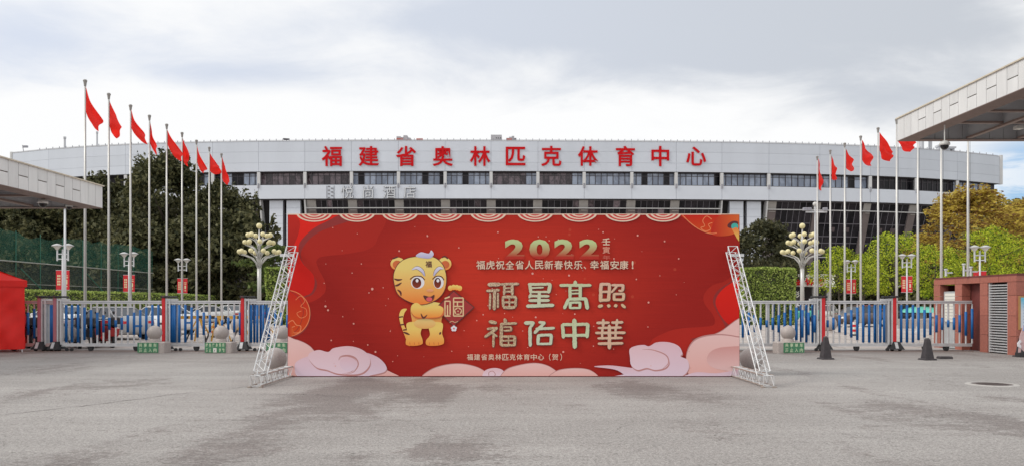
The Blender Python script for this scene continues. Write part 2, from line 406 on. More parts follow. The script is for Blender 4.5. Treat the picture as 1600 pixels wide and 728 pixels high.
# ================================================================== STADIUM
_y = np.array([167.3, 160.9, 157.4, 155.3, 154.6, 154.6, 155.2, 156.5, 158.2, 163.0, 171.0])
_x = np.array([-104.9, -86.3, -69.8, -50, -30, -4, 20, 41.6, 62, 84, 104.4])
CF = np.polyfit(_x / 100, _y, 4)
def cy(x): return float(np.polyval(CF, x / 100))
def cn(x):
    s = float(np.polyval(np.polyder(CF), x / 100)) / 100
    return Vector((-s, 1, 0)).normalized()
def cx(px):
    x = (px - 800) / F * 155
    for _ in range(12): x = (px - 800) / F * cy(x)
    return x
def cp(px, d=0, z=0):
    x = cx(px); n = cn(x); return Vector((x + n.x * d, cy(x) + n.y * d, z))
def chord(mb, a, b, d0, d1, z0, z1, g=0, rk=0, rk1=None):
    """a slab between facade marks a and b; d = depth behind the front line, g = gap, rk/rk1 = extra depth at z0/z1"""
    A = cp(a, d0); B = cp(b, d0); A2 = cp(a, d1); B2 = cp(b, d1)
    u = (B - A).normalized() * g / 2; n = cn(cx((a + b) / 2)); A += u; A2 += u; B -= u; B2 -= u
    lo = n * rk; hi = n * (rk1 if rk1 is not None else 0)
    z = Vector((0, 0, 1))
    return mb.hexa([A + lo + z * z0, B + lo + z * z0, B2 + lo + z * z0, A2 + lo + z * z0, A + hi + z * z1, B + hi + z * z1, B2 + hi + z * z1, A2 + hi + z * z1])
ZT, ZF, ZW, ZB, RK = 33.1, 27.25, 24.6, 21.9, 6.2
stad = thing('stadium', 'long white curved sports stadium with red lettering and a ribbon of windows behind the gates', 'stadium', (0, 155, 0))
stad.location = (0, 0, 0)
bays = [20, 76, 132, 196, 262, 332, 404, 476.3, 549, 622.5, 695.5, 767.3, 840.5, 912.8, 987.3, 1056.5, 1128, 1201.5, 1281, 1360, 1432, 1496, 1561]
def pz(px0, px1, n): return [px0 + (px1 - px0) * i / n for i in range(n + 1)]
bk = MB(); lowbk = MB(); roof = MB(); soff = MB(); back2 = MB()
for a, b in zip(bays[:-1], bays[1:]):
    chord(bk, a, b, .12, .6, ZF + .02, ZT - .02); chord(back2, a, b, .12, .6, ZB + .02, ZW - .02)
    chord(roof, a, b, -.06, 22, ZT, ZT + .12)
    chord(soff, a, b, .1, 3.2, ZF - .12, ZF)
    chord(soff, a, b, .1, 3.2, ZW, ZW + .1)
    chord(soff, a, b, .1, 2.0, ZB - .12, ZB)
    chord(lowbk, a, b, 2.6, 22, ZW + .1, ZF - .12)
bk.build('wall', joint_grey, stad); back2.build('wall', joint_grey, stad)
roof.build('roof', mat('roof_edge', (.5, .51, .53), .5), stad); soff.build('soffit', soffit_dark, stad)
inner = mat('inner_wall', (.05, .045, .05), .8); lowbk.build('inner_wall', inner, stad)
rows = [(ZF, 28.95), (28.95, 31.1), (31.1, ZT)]
for a, b in zip(bays[:-1], bays[1:]):
    for (z0, z1) in rows:
        chord(MB(), a, b, -.02, .119, z0 + .012, z1 - .012, .045).build('panel', white_panel, stad)
    chord(MB(), a, b, -.02, .119, ZB + .02, ZW - .02, .06).build('panel', white_panel_low, stad)
# end piece of the upper band: rounded pipe at the right corner and a closing panel
e = cp(1561); MB().tube([(e.x + .5, e.y + .3, ZF - .1), (e.x + .5, e.y + .3, ZT + .3)], .42, 10).build('corner_column', pier_white, stad)
e = cp(20); MB().tube([(e.x - .3, e.y + .3, ZF - .1), (e.x - .3, e.y + .3, ZT + .3)], .42, 10).build('corner_column', pier_white, stad)
e1 = MB(); chord(e1, 1561, 1563, .0, 22, ZF, ZT); chord(e1, 18, 20, 0, 22, ZF, ZT); e1.build('end_wall', white_panel, stad)
# parapet pins
pins = MB()
for px in np.arange(60, 1560, 10.3):
    p = cp(float(px), .3); pins.box(p.x - .05, p.x + .05, p.y - .05, p.y + .05, ZT + .1, ZT + .55)
for a, b in zip(bays[:-1], bays[1:]): chord(pins, a, b, .26, .34, ZT + .26, ZT + .31)
pins.build('parapet_rail', frame_grey, stad)['kind'] = 'stuff'
# ribbon windows
random.seed(7)
busy = {404: 'busy', 476.3: 'busy', 767.3: 'busy', 840.5: 'busy', 1432: 'dark', 1360: 'dark', 1281: 'pale'}
for i, (a, b) in enumerate(zip(bays[:-1], bays[1:])):
    p = cp(a, 0); MB().box(p.x - .30, p.x + .30, p.y - .05, p.y + .55, ZW - .5, ZF - .1).build('pier', pier_white, stad)
    MB().tube([(p.x, p.y - .12, ZW - .55), (p.x, p.y - .12, ZW + .3)], .16, 6).build('drain_pipe', frame_grey, stad)
    if a < 250: continue
    fr = MB(); n = 8; xs = pz(a, b, n)
    for x in xs: chord(fr, x - .45, x + .45, 1.1, 1.3, ZW + .1, ZF - .12)
    for z in (ZW + .1, ZF - .75, ZF - .2): chord(fr, a, b, 1.12, 1.28, z, z + .09)
    w = fr.build('window', frame_dark, stad)
    kind = busy.get(a, 'pale')
    for j in range(n):
        m = {'busy': glass_busy, 'dark': glass_dark, 'pale': glass_pale}[kind]
        if kind == 'pale' and random.random() < .1: m = glass_dark
        if kind == 'busy' and j in (n - 1, n - 2) and a > 760: m = glass_pale
        dz = random.choice([0, 0, 0, .04])
        chord(MB(), xs[j] + .5, xs[j + 1] - .5, 1.2 + dz, 1.24 + dz, ZW + .19, ZF - .75).build('pane', m, w)
        chord(MB(), xs[j] + .5, xs[j + 1] - .5, 1.2, 1.24, ZF - .66, ZF - .2).build('pane', m, w)
# raked lower storeys
def rk(z): return (ZB - z) / ZB * RK
def rslab(mb, a, b, d0, d1, z0, z1, g=0): return chord(mb, a, b, d0, d1, z0, z1, g, rk(z0), rk(z1))
towers = [(404, 476.3), (1128, 1201.5)]
zl = [ZB - .12, 20.3, 17.7, 15.2, 13.9, 11.0, 8.2, 5.0]
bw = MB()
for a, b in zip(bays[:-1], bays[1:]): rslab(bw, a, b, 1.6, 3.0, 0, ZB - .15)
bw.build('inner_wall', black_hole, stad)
npane = 0
for i, (a, b) in enumerate(zip(bays[:-1], bays[1:])):
    if (a, b) in towers:
        w_ = b - a
        for u0, u1 in ((.20, .49), (.57, .87)):
            tw = MB(); chord(tw, a + w_ * u0, a + w_ * u1, 1.0, 4, 0, ZB - .14); tw.build('stair_tower', joint_grey, stad)
            for k in range(14):
                z = ZB - .2 - (k + 1) * 1.5
                chord(MB(), a + w_ * u0, a + w_ * u1, .9, .995, z + .02, z + 1.48).build('panel', white_panel_low, stad)
        for u in (.0, .97):
            bl = MB(); rk0 = 0
            A = cp(a + w_ * u, .3); B = cp(a + w_ * (u + .03), .3); n = cn(A.x)
            bl.hexa([A + n * 4.4, B + n * 4.4, B + n * 8, A + n * 8, A + Vector((0, 0, ZB - .13)), B + Vector((0, 0, ZB - .13)), B + n * 3.5 + Vector((0, 0, ZB - .13)), A + n * 3.5 + Vector((0, 0, ZB - .13))])
            bl.build('blade_wall', pier_white, stad)
        ld = MB()
        for z in np.arange(3, 21, 2.3): chord(ld, a + w_ * .495, a + w_ * .565, 1.2, 1.3, float(z), float(z) + .12)
        chord(ld, a + w_ * .50, a + w_ * .515, 1.15, 1.35, 1, ZB - .2); ld.build('ladder', frame_dark, stad)
        continue
    # stone column: pale head above the rail, brown shaft below
    cw = 11 if i > 17 else 14
    c0 = a - cw / 2 + (8 if a == 476.3 else 8 if a == 1201.5 else 0)
    rslab(MB(), c0, c0 + cw, .75, 1.55, 20.3, ZB - .13).build('column_head', stone_pale, stad)
    rslab(MB(), c0, c0 + cw, .7, 1.55, 4, 20.12).build('column', stone_brown, stad)
    rslab(MB(), c0 + 3, c0 + cw - 1, .58, .69, 19.75, 19.9).build('ledge', stone_pale, stad)
    if a < 250: continue
    x0, x1 = c0 + cw, b - cw / 2
    n = 6; xs = pz(x0, x1, n)
    fr = MB()
    for x in xs: rslab(fr, x - .35, x + .35, .95, 1.1, 5, ZB - .14)
    for z in zl: rslab(fr, x0, x1, .93, 1.12, z - .07, z + .07)
    w = fr.build('window', mullion, stad)
    for z0, z1 in zip(zl[1:], zl[:-1]):
        for j in range(n):
            if i <= 16 and z0 < 17: continue
            m = glass_dark if not (i <= 14 and random.random() < .12) else glass_busy
            rslab(MB(), xs[j] + .4, xs[j + 1] - .4, 1.0, 1.04, z0 + .08, z1 - .08).build('pane', m, w); npane += 1
    if i <= 16:
        q = MB(); rslab(q, x0, x1, 1.0, 1.04, 5, 17.6); q.build('pane', glass_dark, w)
    if i > 17:   # paler blinds behind a few panes
        for z0 in (17.0, 12.3, 9.3):
            for u in (.28, .62): rslab(MB(), x0 + (x1 - x0) * u, x0 + (x1 - x0) * (u + .13), .86, .9, z0 - .9, z0).build('opened_sash', mat('sash_tint', (.10, .075, .08), .3) if 'sash_tint' not in MATS else MATS['sash_tint'], w)
for a, b in zip(bays[:-1], bays[1:]):
    if (a, b) in towers: continue
    rslab(MB(), a, b, .30, .42, 20.12, 20.3).build('handrail', pier_white, stad); rslab(MB(), a, b, .5, .64, 11.0, 11.12).build('handrail', pier_white, stad)
gf = MB(); 
MB().box(-60, 75, 163, 164, 0, 4.9).build('ground_floor_wall', dark_wall, stad)
MB().box(-20, 90, 160, 163, 4.9, 5.3).build('ground_floor_canopy', pier_white, stad)

# roof-top red sign
sgn = thing('red_roof_sign', 'row of eleven large red Chinese characters fixed along the top of the stadium', 'sign', (0, 0, 0))
for ch, px in zip('福建省奥林匹克体育中心', [518.7, 576.3, 634.5, 692, 750.2, 805.6, 861.3, 918.7, 977, 1031.5, 1087.5]):
    me = text_mesh(ch, 4.25, letter_red, bold=.075, extrude=.05)
    s = 3.95 / me['h'] if ch not in '匹' else 3.6 / me['h']
    s = min(s, 3.95 / me['w'])
    p = cp(px, -.14, EYE + (HY - 244.6) / F * cy(cx(px)))
    o = link('character', me, sgn, loc=p); o.rotation_euler = (0, 0, math.atan2(-cn(p.x).x, 1)); o.scale = (s, 1, s)
# pale hotel sign on the lower band
hs = thing('hotel_sign', 'small pale hotel name in raised outline characters on the lower white band of the stadium', 'sign', (0, 0, 0))
letter_pale = mat('letter_pale', (.66, .68, .71), .4); letter_edge = mat('letter_edge', (.20, .20, .22), .5)
for ch, px in zip('悦尚酒店', [543, 575.5, 608.5, 640]):
    z = EYE + (HY - 300.5) / F * cy(cx(px))
    me0 = text_mesh(ch, 2.55, letter_edge, bold=.035, extrude=.06)  # darker bold copy draws edge shading around the pale character
    me1 = text_mesh(ch, 2.55, letter_pale, bold=-.004, extrude=.05)
    for me, d, nm in ((me0, -.12, 'character_edge_shade'), (me1, -.26, 'character')):
        p = cp(px, d, z); o = link(nm, me, hs, loc=p); o.scale = (1, 1, 2.45 / me['h'])
lg = MB(); zc_ = EYE + (HY - 301) / F * 155
for k in range(7):
    p = cp(512.5 + (k % 2) * 5, -.1, zc_ + 1.1 - k * .36); lg.box(p.x, p.x + .42, p.y - .05, p.y, p.z - .13, p.z + .1)
p = cp(514, -.04, zc_); lg.box(p.x - .45, p.x - .36, p.y - .05, p.y, zc_ - 1.25, zc_ + 1.25); lg.box(p.x + .95, p.x + 1.03, p.y - .05, p.y, zc_ - 1.25, zc_ + 1.25)
lg.build('emblem', letter_edge, hs)
# things on the roof
def roofbox(mb, px0, px1, y0, y1, d, h=0): 
    A = cp(px0, d); B = cp(px1, d); D = A.y
    z0 = ZT; z1 = EYE + (HY - y0) / F * D; mb.box(A.x, A.x + (px1 - px0) / F * D, D, D + 3, z0, z1); return mb
duct = mat('duct_metal', (.5, .51, .54), .5)
for px, h, w, lab in ((1480.5, 1.6, 1.1, 'left white roof vent stack beside the taller square vent on the stadium roof'), (1495, 1.4, 1.7, 'squat white square roof vent with a dark opening on the right of the stadium roof')):
    p = cp(px, 1.5, ZT); t = thing('roof_vent', lab, 'vent', p, group='vents on the stadium roof')
    MB().box(-w / 2, w / 2, 0, w, 0, h * .75).build('shaft', duct, t); MB().box(-w * .65, w * .65, -.2, w + .2, h * .75, h).build('cap', duct, t)
    MB().box(-.1, .4, -.03, 0, h * .35, h * .55).build('opening', black_hole, t)
for px, h, r, lab in ((1445.5, 6.6, .42, 'tall plain white mast on the stadium roof left of another mast'), (1459, 6.2, .36, 'plain white mast on the stadium roof just left of the dome camera'), (95.5, 2.6, .2, 'short thick mast at the far left of the stadium roof'), (146.5, 3.2, .16, 'thin mast on the roof between the first two flags at the left')):
    p = cp(px, .9, ZT); t = thing('roof_mast', lab, 'mast', p)
    MB().tube([(0, 0, 0), (0, 0, h - .4)], r, 8).build('pole', duct, t); MB().lathe([(r * 1.4, h - .4), (r * 1.4, h), (.001, h)], n=8).build('cap', duct, t)
p = cp(445, 1, ZT); t = thing('roof_floodlight', 'small dark floodlight sitting alone on the stadium parapet left of the red sign', 'floodlight', p)
MB().tube([(0, 0, 0), (0, 0, .5)], .08, 6).build('bracket', frame_dark, t)
MB().hexa([(-.5, -.3, .45), (.4, -.3, .4), (.4, .2, .45), (-.5, .2, .5), (-.6, -.35, .75), (.55, -.35, .65), (.55, .2, .8), (-.6, .2, .85)]).build('lamp', frame_dark, t)
p = cp(33, .6, ZT); t = thing('roof_camera', 'tiny tilted lamp head on a bracket at the far left corner of the stadium roof', 'floodlight', p)
MB().tube([(0, 0, 0), (-.3, 0, 1.6)], .08, 6).build('bracket', frame_grey, t); MB().box(-.2, .8, -.2, .2, 1.1, 1.5).build('lamp', frame_grey, t)
# far buildings looking over the roof
tb_grey = mat('tower_grey', (.44, .43, .46), .8, var=.15, scale=.1); tb_red = mat('tower_red', (.5, .16, .13), .8, var=.2, scale=.2)
def far(name_lab, boxes, reds, D=420, wins=()):
    c = boxes[0]; X0 = (c[0] - 800) / F * D
    t = thing('far_building', name_lab, 'building', (X0, D, 0))
    def bx(b, m, nm, y0, y1):
        MB().box((b[0] - c[0]) / F * D, (b[1] - c[0]) / F * D, y0, y1, EYE + (HY - 232) / F * D * (0 if nm == 'wall' else 1) , EYE + (HY - b[2]) / F * D).build(nm, m, t)
    for k, b in enumerate(boxes): bx(b, tb_grey, 'wall', .3 * k, 14 - .3 * k)
    for b in reds:
        MB().box((b[0] - c[0]) / F * D, (b[1] - c[0]) / F * D, -1.2 - .1, -1, EYE + (HY - b[3]) / F * D, EYE + (HY - b[2]) / F * D).build('red_facade', tb_red, t)
    for (x, y) in wins:
        MB().box((x - c[0]) / F * D, (x - c[0]) / F * D + .35, -.08, -.01, EYE + (HY - y - 1) / F * D, EYE + (HY - y + .7) / F * D).build('window', black_hole, t)
far('grey and red stepped tower tops peeping over the stadium roof left of centre', [(619.5, 626, 213.5), (626, 630, 214.5), (630, 636, 211.5), (636, 641, 215)], [(620, 630, 217, 222), (634, 642, 219.5, 222)])
far('low dark red roof top peeping over the stadium just right of the stepped tower', [(653, 659, 219)], [(651, 661, 217.5, 222)], 430)
far('plain grey square tower top with three tiny windows above the stadium roof', [(767, 784, 211)], [], 400, [(775, 216), (778, 216), (781.5, 216)])
far('red and grey stepped tower top right beside the plain grey square tower', [(791, 799, 216), (795.5, 801, 214), (799.5, 803.5, 212.5), (803.5, 807, 215.5)], [(791.5, 800, 217.5, 221.5)], 440, [(804.5, 217)])

# ================================================================== THE NEW YEAR BOARD
BD = 17.45; PM = F / BD
def b2(px, py): return ((px - 800) / PM, EYE + (HY - py) / PM)
board = thing('festival_board', 'huge red New Year backdrop board with a cartoon tiger, 2022 and golden greeting characters', 'billboard', (0, BD, 0))
BX0, BZ0 = b2(449.5, 587.5); BX1, BZ1 = b2(1155.5, 334.5)
LAYER = [0]
def lay(y=None):
    LAYER[0] += 1; return -.00025 * LAYER[0]
board_red = None
def boardmat():
    m, b, o = newmat('board_print'); b.inputs['Roughness'].default_value = .6; b.inputs['Specular IOR Level'].default_value = .2
    t = N('ShaderNodeTexCoord'); s = N('ShaderNodeSeparateXYZ'); L(t.outputs['Object'], s.inputs[0])
    u = MA('DIVIDE', s.outputs[0], 4.2); v = MA('DIVIDE', MA('SUBTRACT', s.outputs[2], 2.0), 2.6)
    d = MA('SQRT', MA('ADD', MA('MULTIPLY', u, u), MA('MULTIPLY', v, v)))
    c = MIX(RAMP(d, [(.15, 0.0), (1.0, 1.0)]), (.56, .034, .016), (.33, .013, .009))
    c = MIX(1.0, c, RAMP(NOISE(OC((.25, 1, 18)), 3, 4, .6), [(.3, .93), (.7, 1.07)], 'LINEAR'), 'MULTIPLY')
    # faint round light spots printed on the red
    vo = N('ShaderNodeTexVoronoi'); vo.inputs['Scale'].default_value = 2.6; L(OC((1, 0, 1)), vo.inputs['Vector'])
    f = MA('MULTIPLY', MA('LESS_THAN', vo.outputs['Distance'], .085), MA('MULTIPLY', RAMP(s.outputs[0], [(.0, 0.0), (1.0, 1.0)]), .28))
    c = MIX(f, c, (.62, .12, .06))
    L(c, b.inputs['Base Color']); 
    bn = N('ShaderNodeBump'); bn.inputs['Strength'].default_value = .25; bn.inputs['Distance'].default_value = .03
    L(NOISE(OC((.5, 1, 2.5)), 1.6, 3, .5), bn.inputs['Height']); L(bn.outputs[0], b.inputs['Normal']); return m
bmat = boardmat()
MB().box(BX0, BX1, 0, .10, BZ0, BZ1).build('panel', bmat, board)
back_metal = truss_metal
for z in (BZ0 + .05, 1.2, 2.4, BZ1 - .1): MB().box(BX0 + .05, BX1 - .05, .101, .16, z, z + .05).build('rear_rail', back_metal, board)
for x in np.linspace(BX0 + .1, BX1 - .15, 8): MB().box(float(x), float(x) + .05, .161, .22, .0, BZ1 - .05).build('rear_post', back_metal, board)
def clip(pts):
    """keep the outline inside the board"""
    def cut(p, f, ax, val, sgn):
        out = []
        for i in range(len(p)):
            a, c = p[i], p[(i + 1) % len(p)]
            ia, ic = sgn * (a[ax] - val) <= 0, sgn * (c[ax] - val) <= 0
            if ia: out.append(a)
            if ia != ic:
                t = (val - a[ax]) / (c[ax] - a[ax]); out.append((a[0] + t * (c[0] - a[0]), a[1] + t * (c[1] - a[1])))
        return out
    for ax, val, sg in ((0, BX0 + .012, -1), (0, BX1 - .012, 1), (1, BZ0 + .012, -1), (1, BZ1 - .012, 1)):
        pts = cut(pts, None, ax, val, sg)
    return pts
def pr(pts, m, name='print', smooth=True, parent=None, n=8):
    p = [b2(*q) for q in pts]
    if smooth: p = smooth_closed(p, n)
    p = clip(p)
    return MB().poly(p, lay()).build(name, m, parent or board)
def ell(cx_, cy_, rx, ry, rot=0, n=28, a0=0, a1=360):
    c, s = math.cos(rad(rot)), math.sin(rad(rot)); out = []
    for i in range(n + (0 if a1 - a0 == 360 else 1)):
        t = rad(a0 + (a1 - a0) * i / n); x, y = rx * math.cos(t), ry * math.sin(t)
        out.append((cx_ + x * c - y * s, cy_ + x * s + y * c))
    return out
def stroke(pts, w, m, name='line', n=6, closed=False, taper=False, parent=None):
    p = [b2(*q) for q in pts]
    p = smooth_closed(p, n, closed)
    if closed: p.append(p[0])
    w = w / PM / 2; Lft, Rgt = [], []
    for i, q in enumerate(p):
        a, c = p[max(i - 1, 0)], p[min(i + 1, len(p) - 1)]
        dx, dz = c[0] - a[0], c[1] - a[1]; l = math.hypot(dx, dz) or 1
        ww = w * (math.sin(math.pi * (i + .5) / len(p)) * .9 + .1) if taper else w
        Lft.append((q[0] - dz / l * ww, q[1] + dx / l * ww)); Rgt.append((q[0] + dz / l * ww, q[1] - dx / l * ww))
    y = lay(); mb = MB(); k = len(p)
    cl = lambda q: (min(max(q[0], BX0 + .005), BX1 - .005), min(max(q[1], BZ0 + .005), BZ1 - .005))
    vs = [(cl(q)[0], y, cl(q)[1]) for q in Lft + Rgt]
    mb.add(vs, [(i, k + i, k + i + 1, i + 1) for i in range(k - 1)]); return mb.build(name, m, parent or board)
P = lambda n, a, b, **k: gradmat(n, a, b, **k)
rib_a = P('print_ribbon_bright', (.58, .010, .007), (.76, .018, .009))
rib_b = P('print_ribbon_dark', (.33, .012, .008), (.52, .02, .012))
rib_c = P('print_ribbon_deep', (.46, .02, .012), (.40, .02, .012))
shade = mat('print_shade', (.27, .012, .010), .5, var=.04)
cream = mat('print_cream', (.80, .60, .47), .5, var=.04)
scal_r = mat('print_scallop_red', (.56, .035, .03), .5, var=.05)
lan = P('print_lantern', (.62, .07, .012), (.56, .018, .010), axis=2)
lan2 = P('print_lantern_side', (.50, .02, .012), (.68, .13, .03), axis=0)
lan_line = mat('print_lantern_line', (.80, .22, .08), .5)
cl_a = P('print_cloud_pink', (.80, .44, .40), (.82, .54, .52))
cl_b = P('print_cloud_lilac', (.76, .60, .70), (.76, .50, .56))
cl_c = P('print_cloud_pale', (.80, .62, .70), (.78, .52, .56))
cl_s = mat('print_cloud_shadow', (.52, .24, .23), .5, var=.03)
# ribbons at the left: outer sweep, then the bright one over it
pr([(441, 330), (592, 334), (590, 372), (578, 388), (545, 396), (507, 400), (495, 406), (497, 418), (508, 440), (508, 455), (497, 466), (478, 473), (441, 474)], rib_c, 'ribbon')
pr([(441, 330), (560, 335), (560, 341), (548, 345), (500, 362), (478, 380), (470, 398), (478, 417), (494, 437), (493, 453), (480, 463), (441, 465)], shade, 'ribbon_shadow')
pr([(441, 330), (526, 332), (520, 341), (490, 357), (469, 378), (467, 396), (474, 412), (490, 430), (490, 450), (478, 461), (441, 462)], rib_a, 'ribbon')
pr([(441, 326), (452, 330), (468, 345), (466, 366), (459, 385), (455, 410), (441, 420)], rib_b, 'ribbon')
# ribbons at the right
pr([(1167, 430), (1130, 440), (1112, 446), (1100, 460), (1101, 474), (1113, 490), (1117, 503), (1108, 509), (1060, 513), (1035, 521), (1018, 532), (1030, 546), (1167, 560)], rib_c, 'ribbon')
pr([(1167, 433), (1138, 442), (1120, 455), (1114, 470), (1119, 484), (1127, 498), (1133, 512), (1126, 522), (1080, 530), (1167, 545)], shade, 'ribbon_shadow')
pr([(1167, 432), (1142, 442), (1124, 457), (1118, 473), (1126, 492), (1138, 506), (1150, 512), (1167, 512)], rib_a, 'ribbon')
# lantern at the left edge
pr(ell(452, 491, 34, 36), shade, 'lantern_shadow', False)
pr(ell(449, 489, 36, 36.5), lan, 'lantern', False)
stroke(ell(449, 489, 35.2, 35.8, n=30, a0=-85, a1=85), 1.3, lan_line)
stroke([(452, 453), (468, 466), (474, 488), (466, 512), (452, 523)], .8, shade)
stroke([(462, 468), (470, 462), (476, 470), (470, 478), (478, 482), (479, 492), (470, 496), (464, 489), (471, 485)], .9, lan_line)
stroke([(449, 505), (457, 500), (463, 507), (470, 509), (468, 518), (459, 519), (455, 512), (461, 509)], 1.3, lan_line)
pr([(441, 512), (452, 506), (459, 518), (452, 527), (441, 528)], lan2, 'lantern_foot')
# lantern at the top right
pr([(1066, 335), (1074, 345), (1090, 357), (1108, 364), (1128, 362), (1140, 352), (1145, 334), (1120, 328)], lan, 'lantern', n=6)
pr([(1112, 366), (1114, 350), (1124, 337), (1144, 331), (1160, 331), (1162, 352), (1148, 365), (1128, 369)], lan2, 'lantern', n=6)
stroke([(1066, 336), (1078, 348), (1092, 358), (1108, 364.5), (1120, 364)], 1.3, lan_line)
stroke([(1112, 343), (1104, 338), (1098, 345), (1101, 353), (1095, 356), (1102, 361), (1110, 358), (1107, 351), (1113, 348)], 1.2, lan_line)
pr(ell(1145, 351, 9, 5, -20), mat('print_dark_hole', (.10, .008, .012), .5), 'lantern_hole', False)
pr(ell(1148, 354, 5.6, 5.2), mat('print_teal', (.05, .42, .36), .5), 'lantern_knob', False)
pr([(1143.5, 358), (1150, 355), (1156, 360), (1156, 379), (1151, 372)], P('print_tassel', (.75, .58, .12), (.8, .2, .06)), 'lantern_tassel', False)
# scalloped top border
def scallop(c, r=29, part=None):
    for i, rr in enumerate((r, r - 3.6, r - 7.6, r - 11.2, r - 15, r - 18.6)):
        ry = rr * .50
        pr(ell(c, 332, rr, ry + .5, n=30, a0=0, a1=180), cream if i % 2 == 0 else scal_r, 'border_arc', False)
for c in (491, 558, 625, 695, 763, 836, 905, 973, 1036): scallop(c, 28.5)
MB().box(BX0, BX1, -.004, .0, BZ1 - .018, BZ1 + .004).build('top_hem', cream, board)
# clouds along the bottom
def cloud(pts, m, sh=2.2, n=8):
    pr([(x + sh * .4, y + sh) for x, y in pts], cl_s, 'cloud_shadow', n=n); pr(pts, m, 'cloud', n=n)
cloud([(441, 530), (462, 530), (484, 540), (496, 556), (498, 572), (490, 600), (441, 600)], cl_a, -1)
cloud([(560, 572), (590, 574), (610, 580), (622, 592), (540, 600)], cl_a, 0)
cloud([(461, 575), (463, 565), (478, 557), (500, 552), (560, 549), (588, 556), (603, 570), (601, 580), (578, 586), (560, 593), (520, 594), (480, 592), (464, 586)], cl_b)
cloud([(483, 560), (484, 551), (498, 546), (513, 549), (522, 543), (545, 540), (565, 545), (577, 556), (577, 571), (562, 583), (530, 583), (511, 577), (495, 573)], cl_c, 2.6)
stroke([(530, 562), (534, 557), (545, 556), (555, 561), (557, 571), (549, 580), (535, 583)], 1.6, cl_s, taper=True)
pr(ell(545, 568, 14, 11, 10), cl_b, 'cloud_curl', False)
stroke([(529, 562), (533, 556), (545, 554.5), (556, 559), (560, 569), (553, 580), (541, 584)], 2.0, cl_s, taper=True)
cloud([(660, 592), (672, 578), (695, 570), (720, 568), (745, 573), (762, 583), (772, 595), (700, 600)], cl_a, -1)
cloud([(755, 592), (757, 579), (772, 574), (786, 578), (793, 592), (775, 600)], cl_c, 1)
stroke([(764, 586), (764, 581), (770, 579), (774, 584), (771, 588)], 1.0, cl_s)
cloud([(780, 596), (790, 578), (812, 570), (838, 567), (860, 573), (876, 588), (870, 602), (800, 602)], cl_a, -1)
cloud([(855, 596), (868, 580), (895, 575), (922, 578), (935, 592), (900, 600)], cl_a, -1)
cloud([(1098, 560), (1105, 530), (1125, 518), (1170, 498), (1175, 600), (1100, 600)], cl_a, -1)
cloud([(1072, 560), (1078, 540), (1092, 528), (1120, 523), (1150, 526), (1172, 535), (1175, 600), (1090, 602), (1076, 585)], cl_a, -2)
cloud([(928, 572), (950, 570), (972, 572), (1000, 576), (1020, 580), (1010, 590), (985, 590), (962, 577)], cl_b, 0)
cloud([(984, 552), (990, 541), (1005, 538), (1014, 540), (1026, 534), (1045, 534), (1060, 540), (1066, 551), (1063, 556), (1074, 562), (1075, 577), (1060, 589), (1020, 593), (940, 592), (975, 584), (1000, 580)], cl_b, 2)
cloud([(984, 557), (984, 544), (998, 539), (1013, 543), (1033, 548), (1045, 562), (1040, 573), (1024, 577), (1010, 574), (996, 577), (986, 570)], cl_c, 2.4)
stroke([(1003, 545), (1020, 546), (1040, 554), (1044, 566), (1034, 576)], 1.8, cl_s, taper=True)
pr([(1104, 560), (1112, 547), (1135, 541), (1172, 544), (1172, 580), (1128, 577), (1110, 571)], P('print_cloud_curl', (.80, .54, .53), (.66, .32, .30)), 'cloud_curl')
cloud([(1055, 594), (1085, 581), (1120, 582), (1172, 576), (1172, 600), (1060, 600)], cl_b, 0)
# sparkling dots
spk = mat('print_spark', (.75, .34, .28), .5)
random.seed(11)
dots = [(565, 412, 1), (582, 451, 2.1), (599, 449, .9), (577, 457, 1), (507, 442, .9), (509, 478, 1.8), (513, 484, 1.6), (553, 505, 1.4), (536, 494, .9), (518, 531, 1.2), (575, 538, 1.1), (587, 549, 1.6), (668, 369, 1.3), (624, 392, 1.4), (717, 387, 1.1), (745, 500, 1), (706, 548, .9),
        (778, 363, 1.2), (858, 376, 1), (942, 363, 1.2), (1038, 377, 1.3), (959, 404, 1.2), (994, 436, 1.2), (832, 427, 1.8), (889, 430, 1.6), (1013, 472, 1.6), (837, 495, 1.5), (898, 490, 1.3), (880, 549, 1.6), (755, 491, 1.2), (1012, 510, .9), (927, 540, 1), (996, 368, 1.5), (1060, 404, 1.3), (841, 370, .9)]
dots += [(random.uniform(500, 1080), random.uniform(352, 575), random.uniform(.4, .9)) for _ in range(70)]
y = lay(); dm = MB()
for x, yy, r in dots:
    q = [b2(*c) for c in ell(x, yy, r, r, n=8)]; dm.poly(q, y)
dm.build('spark_dots', spk, board)['kind'] = 'stuff'
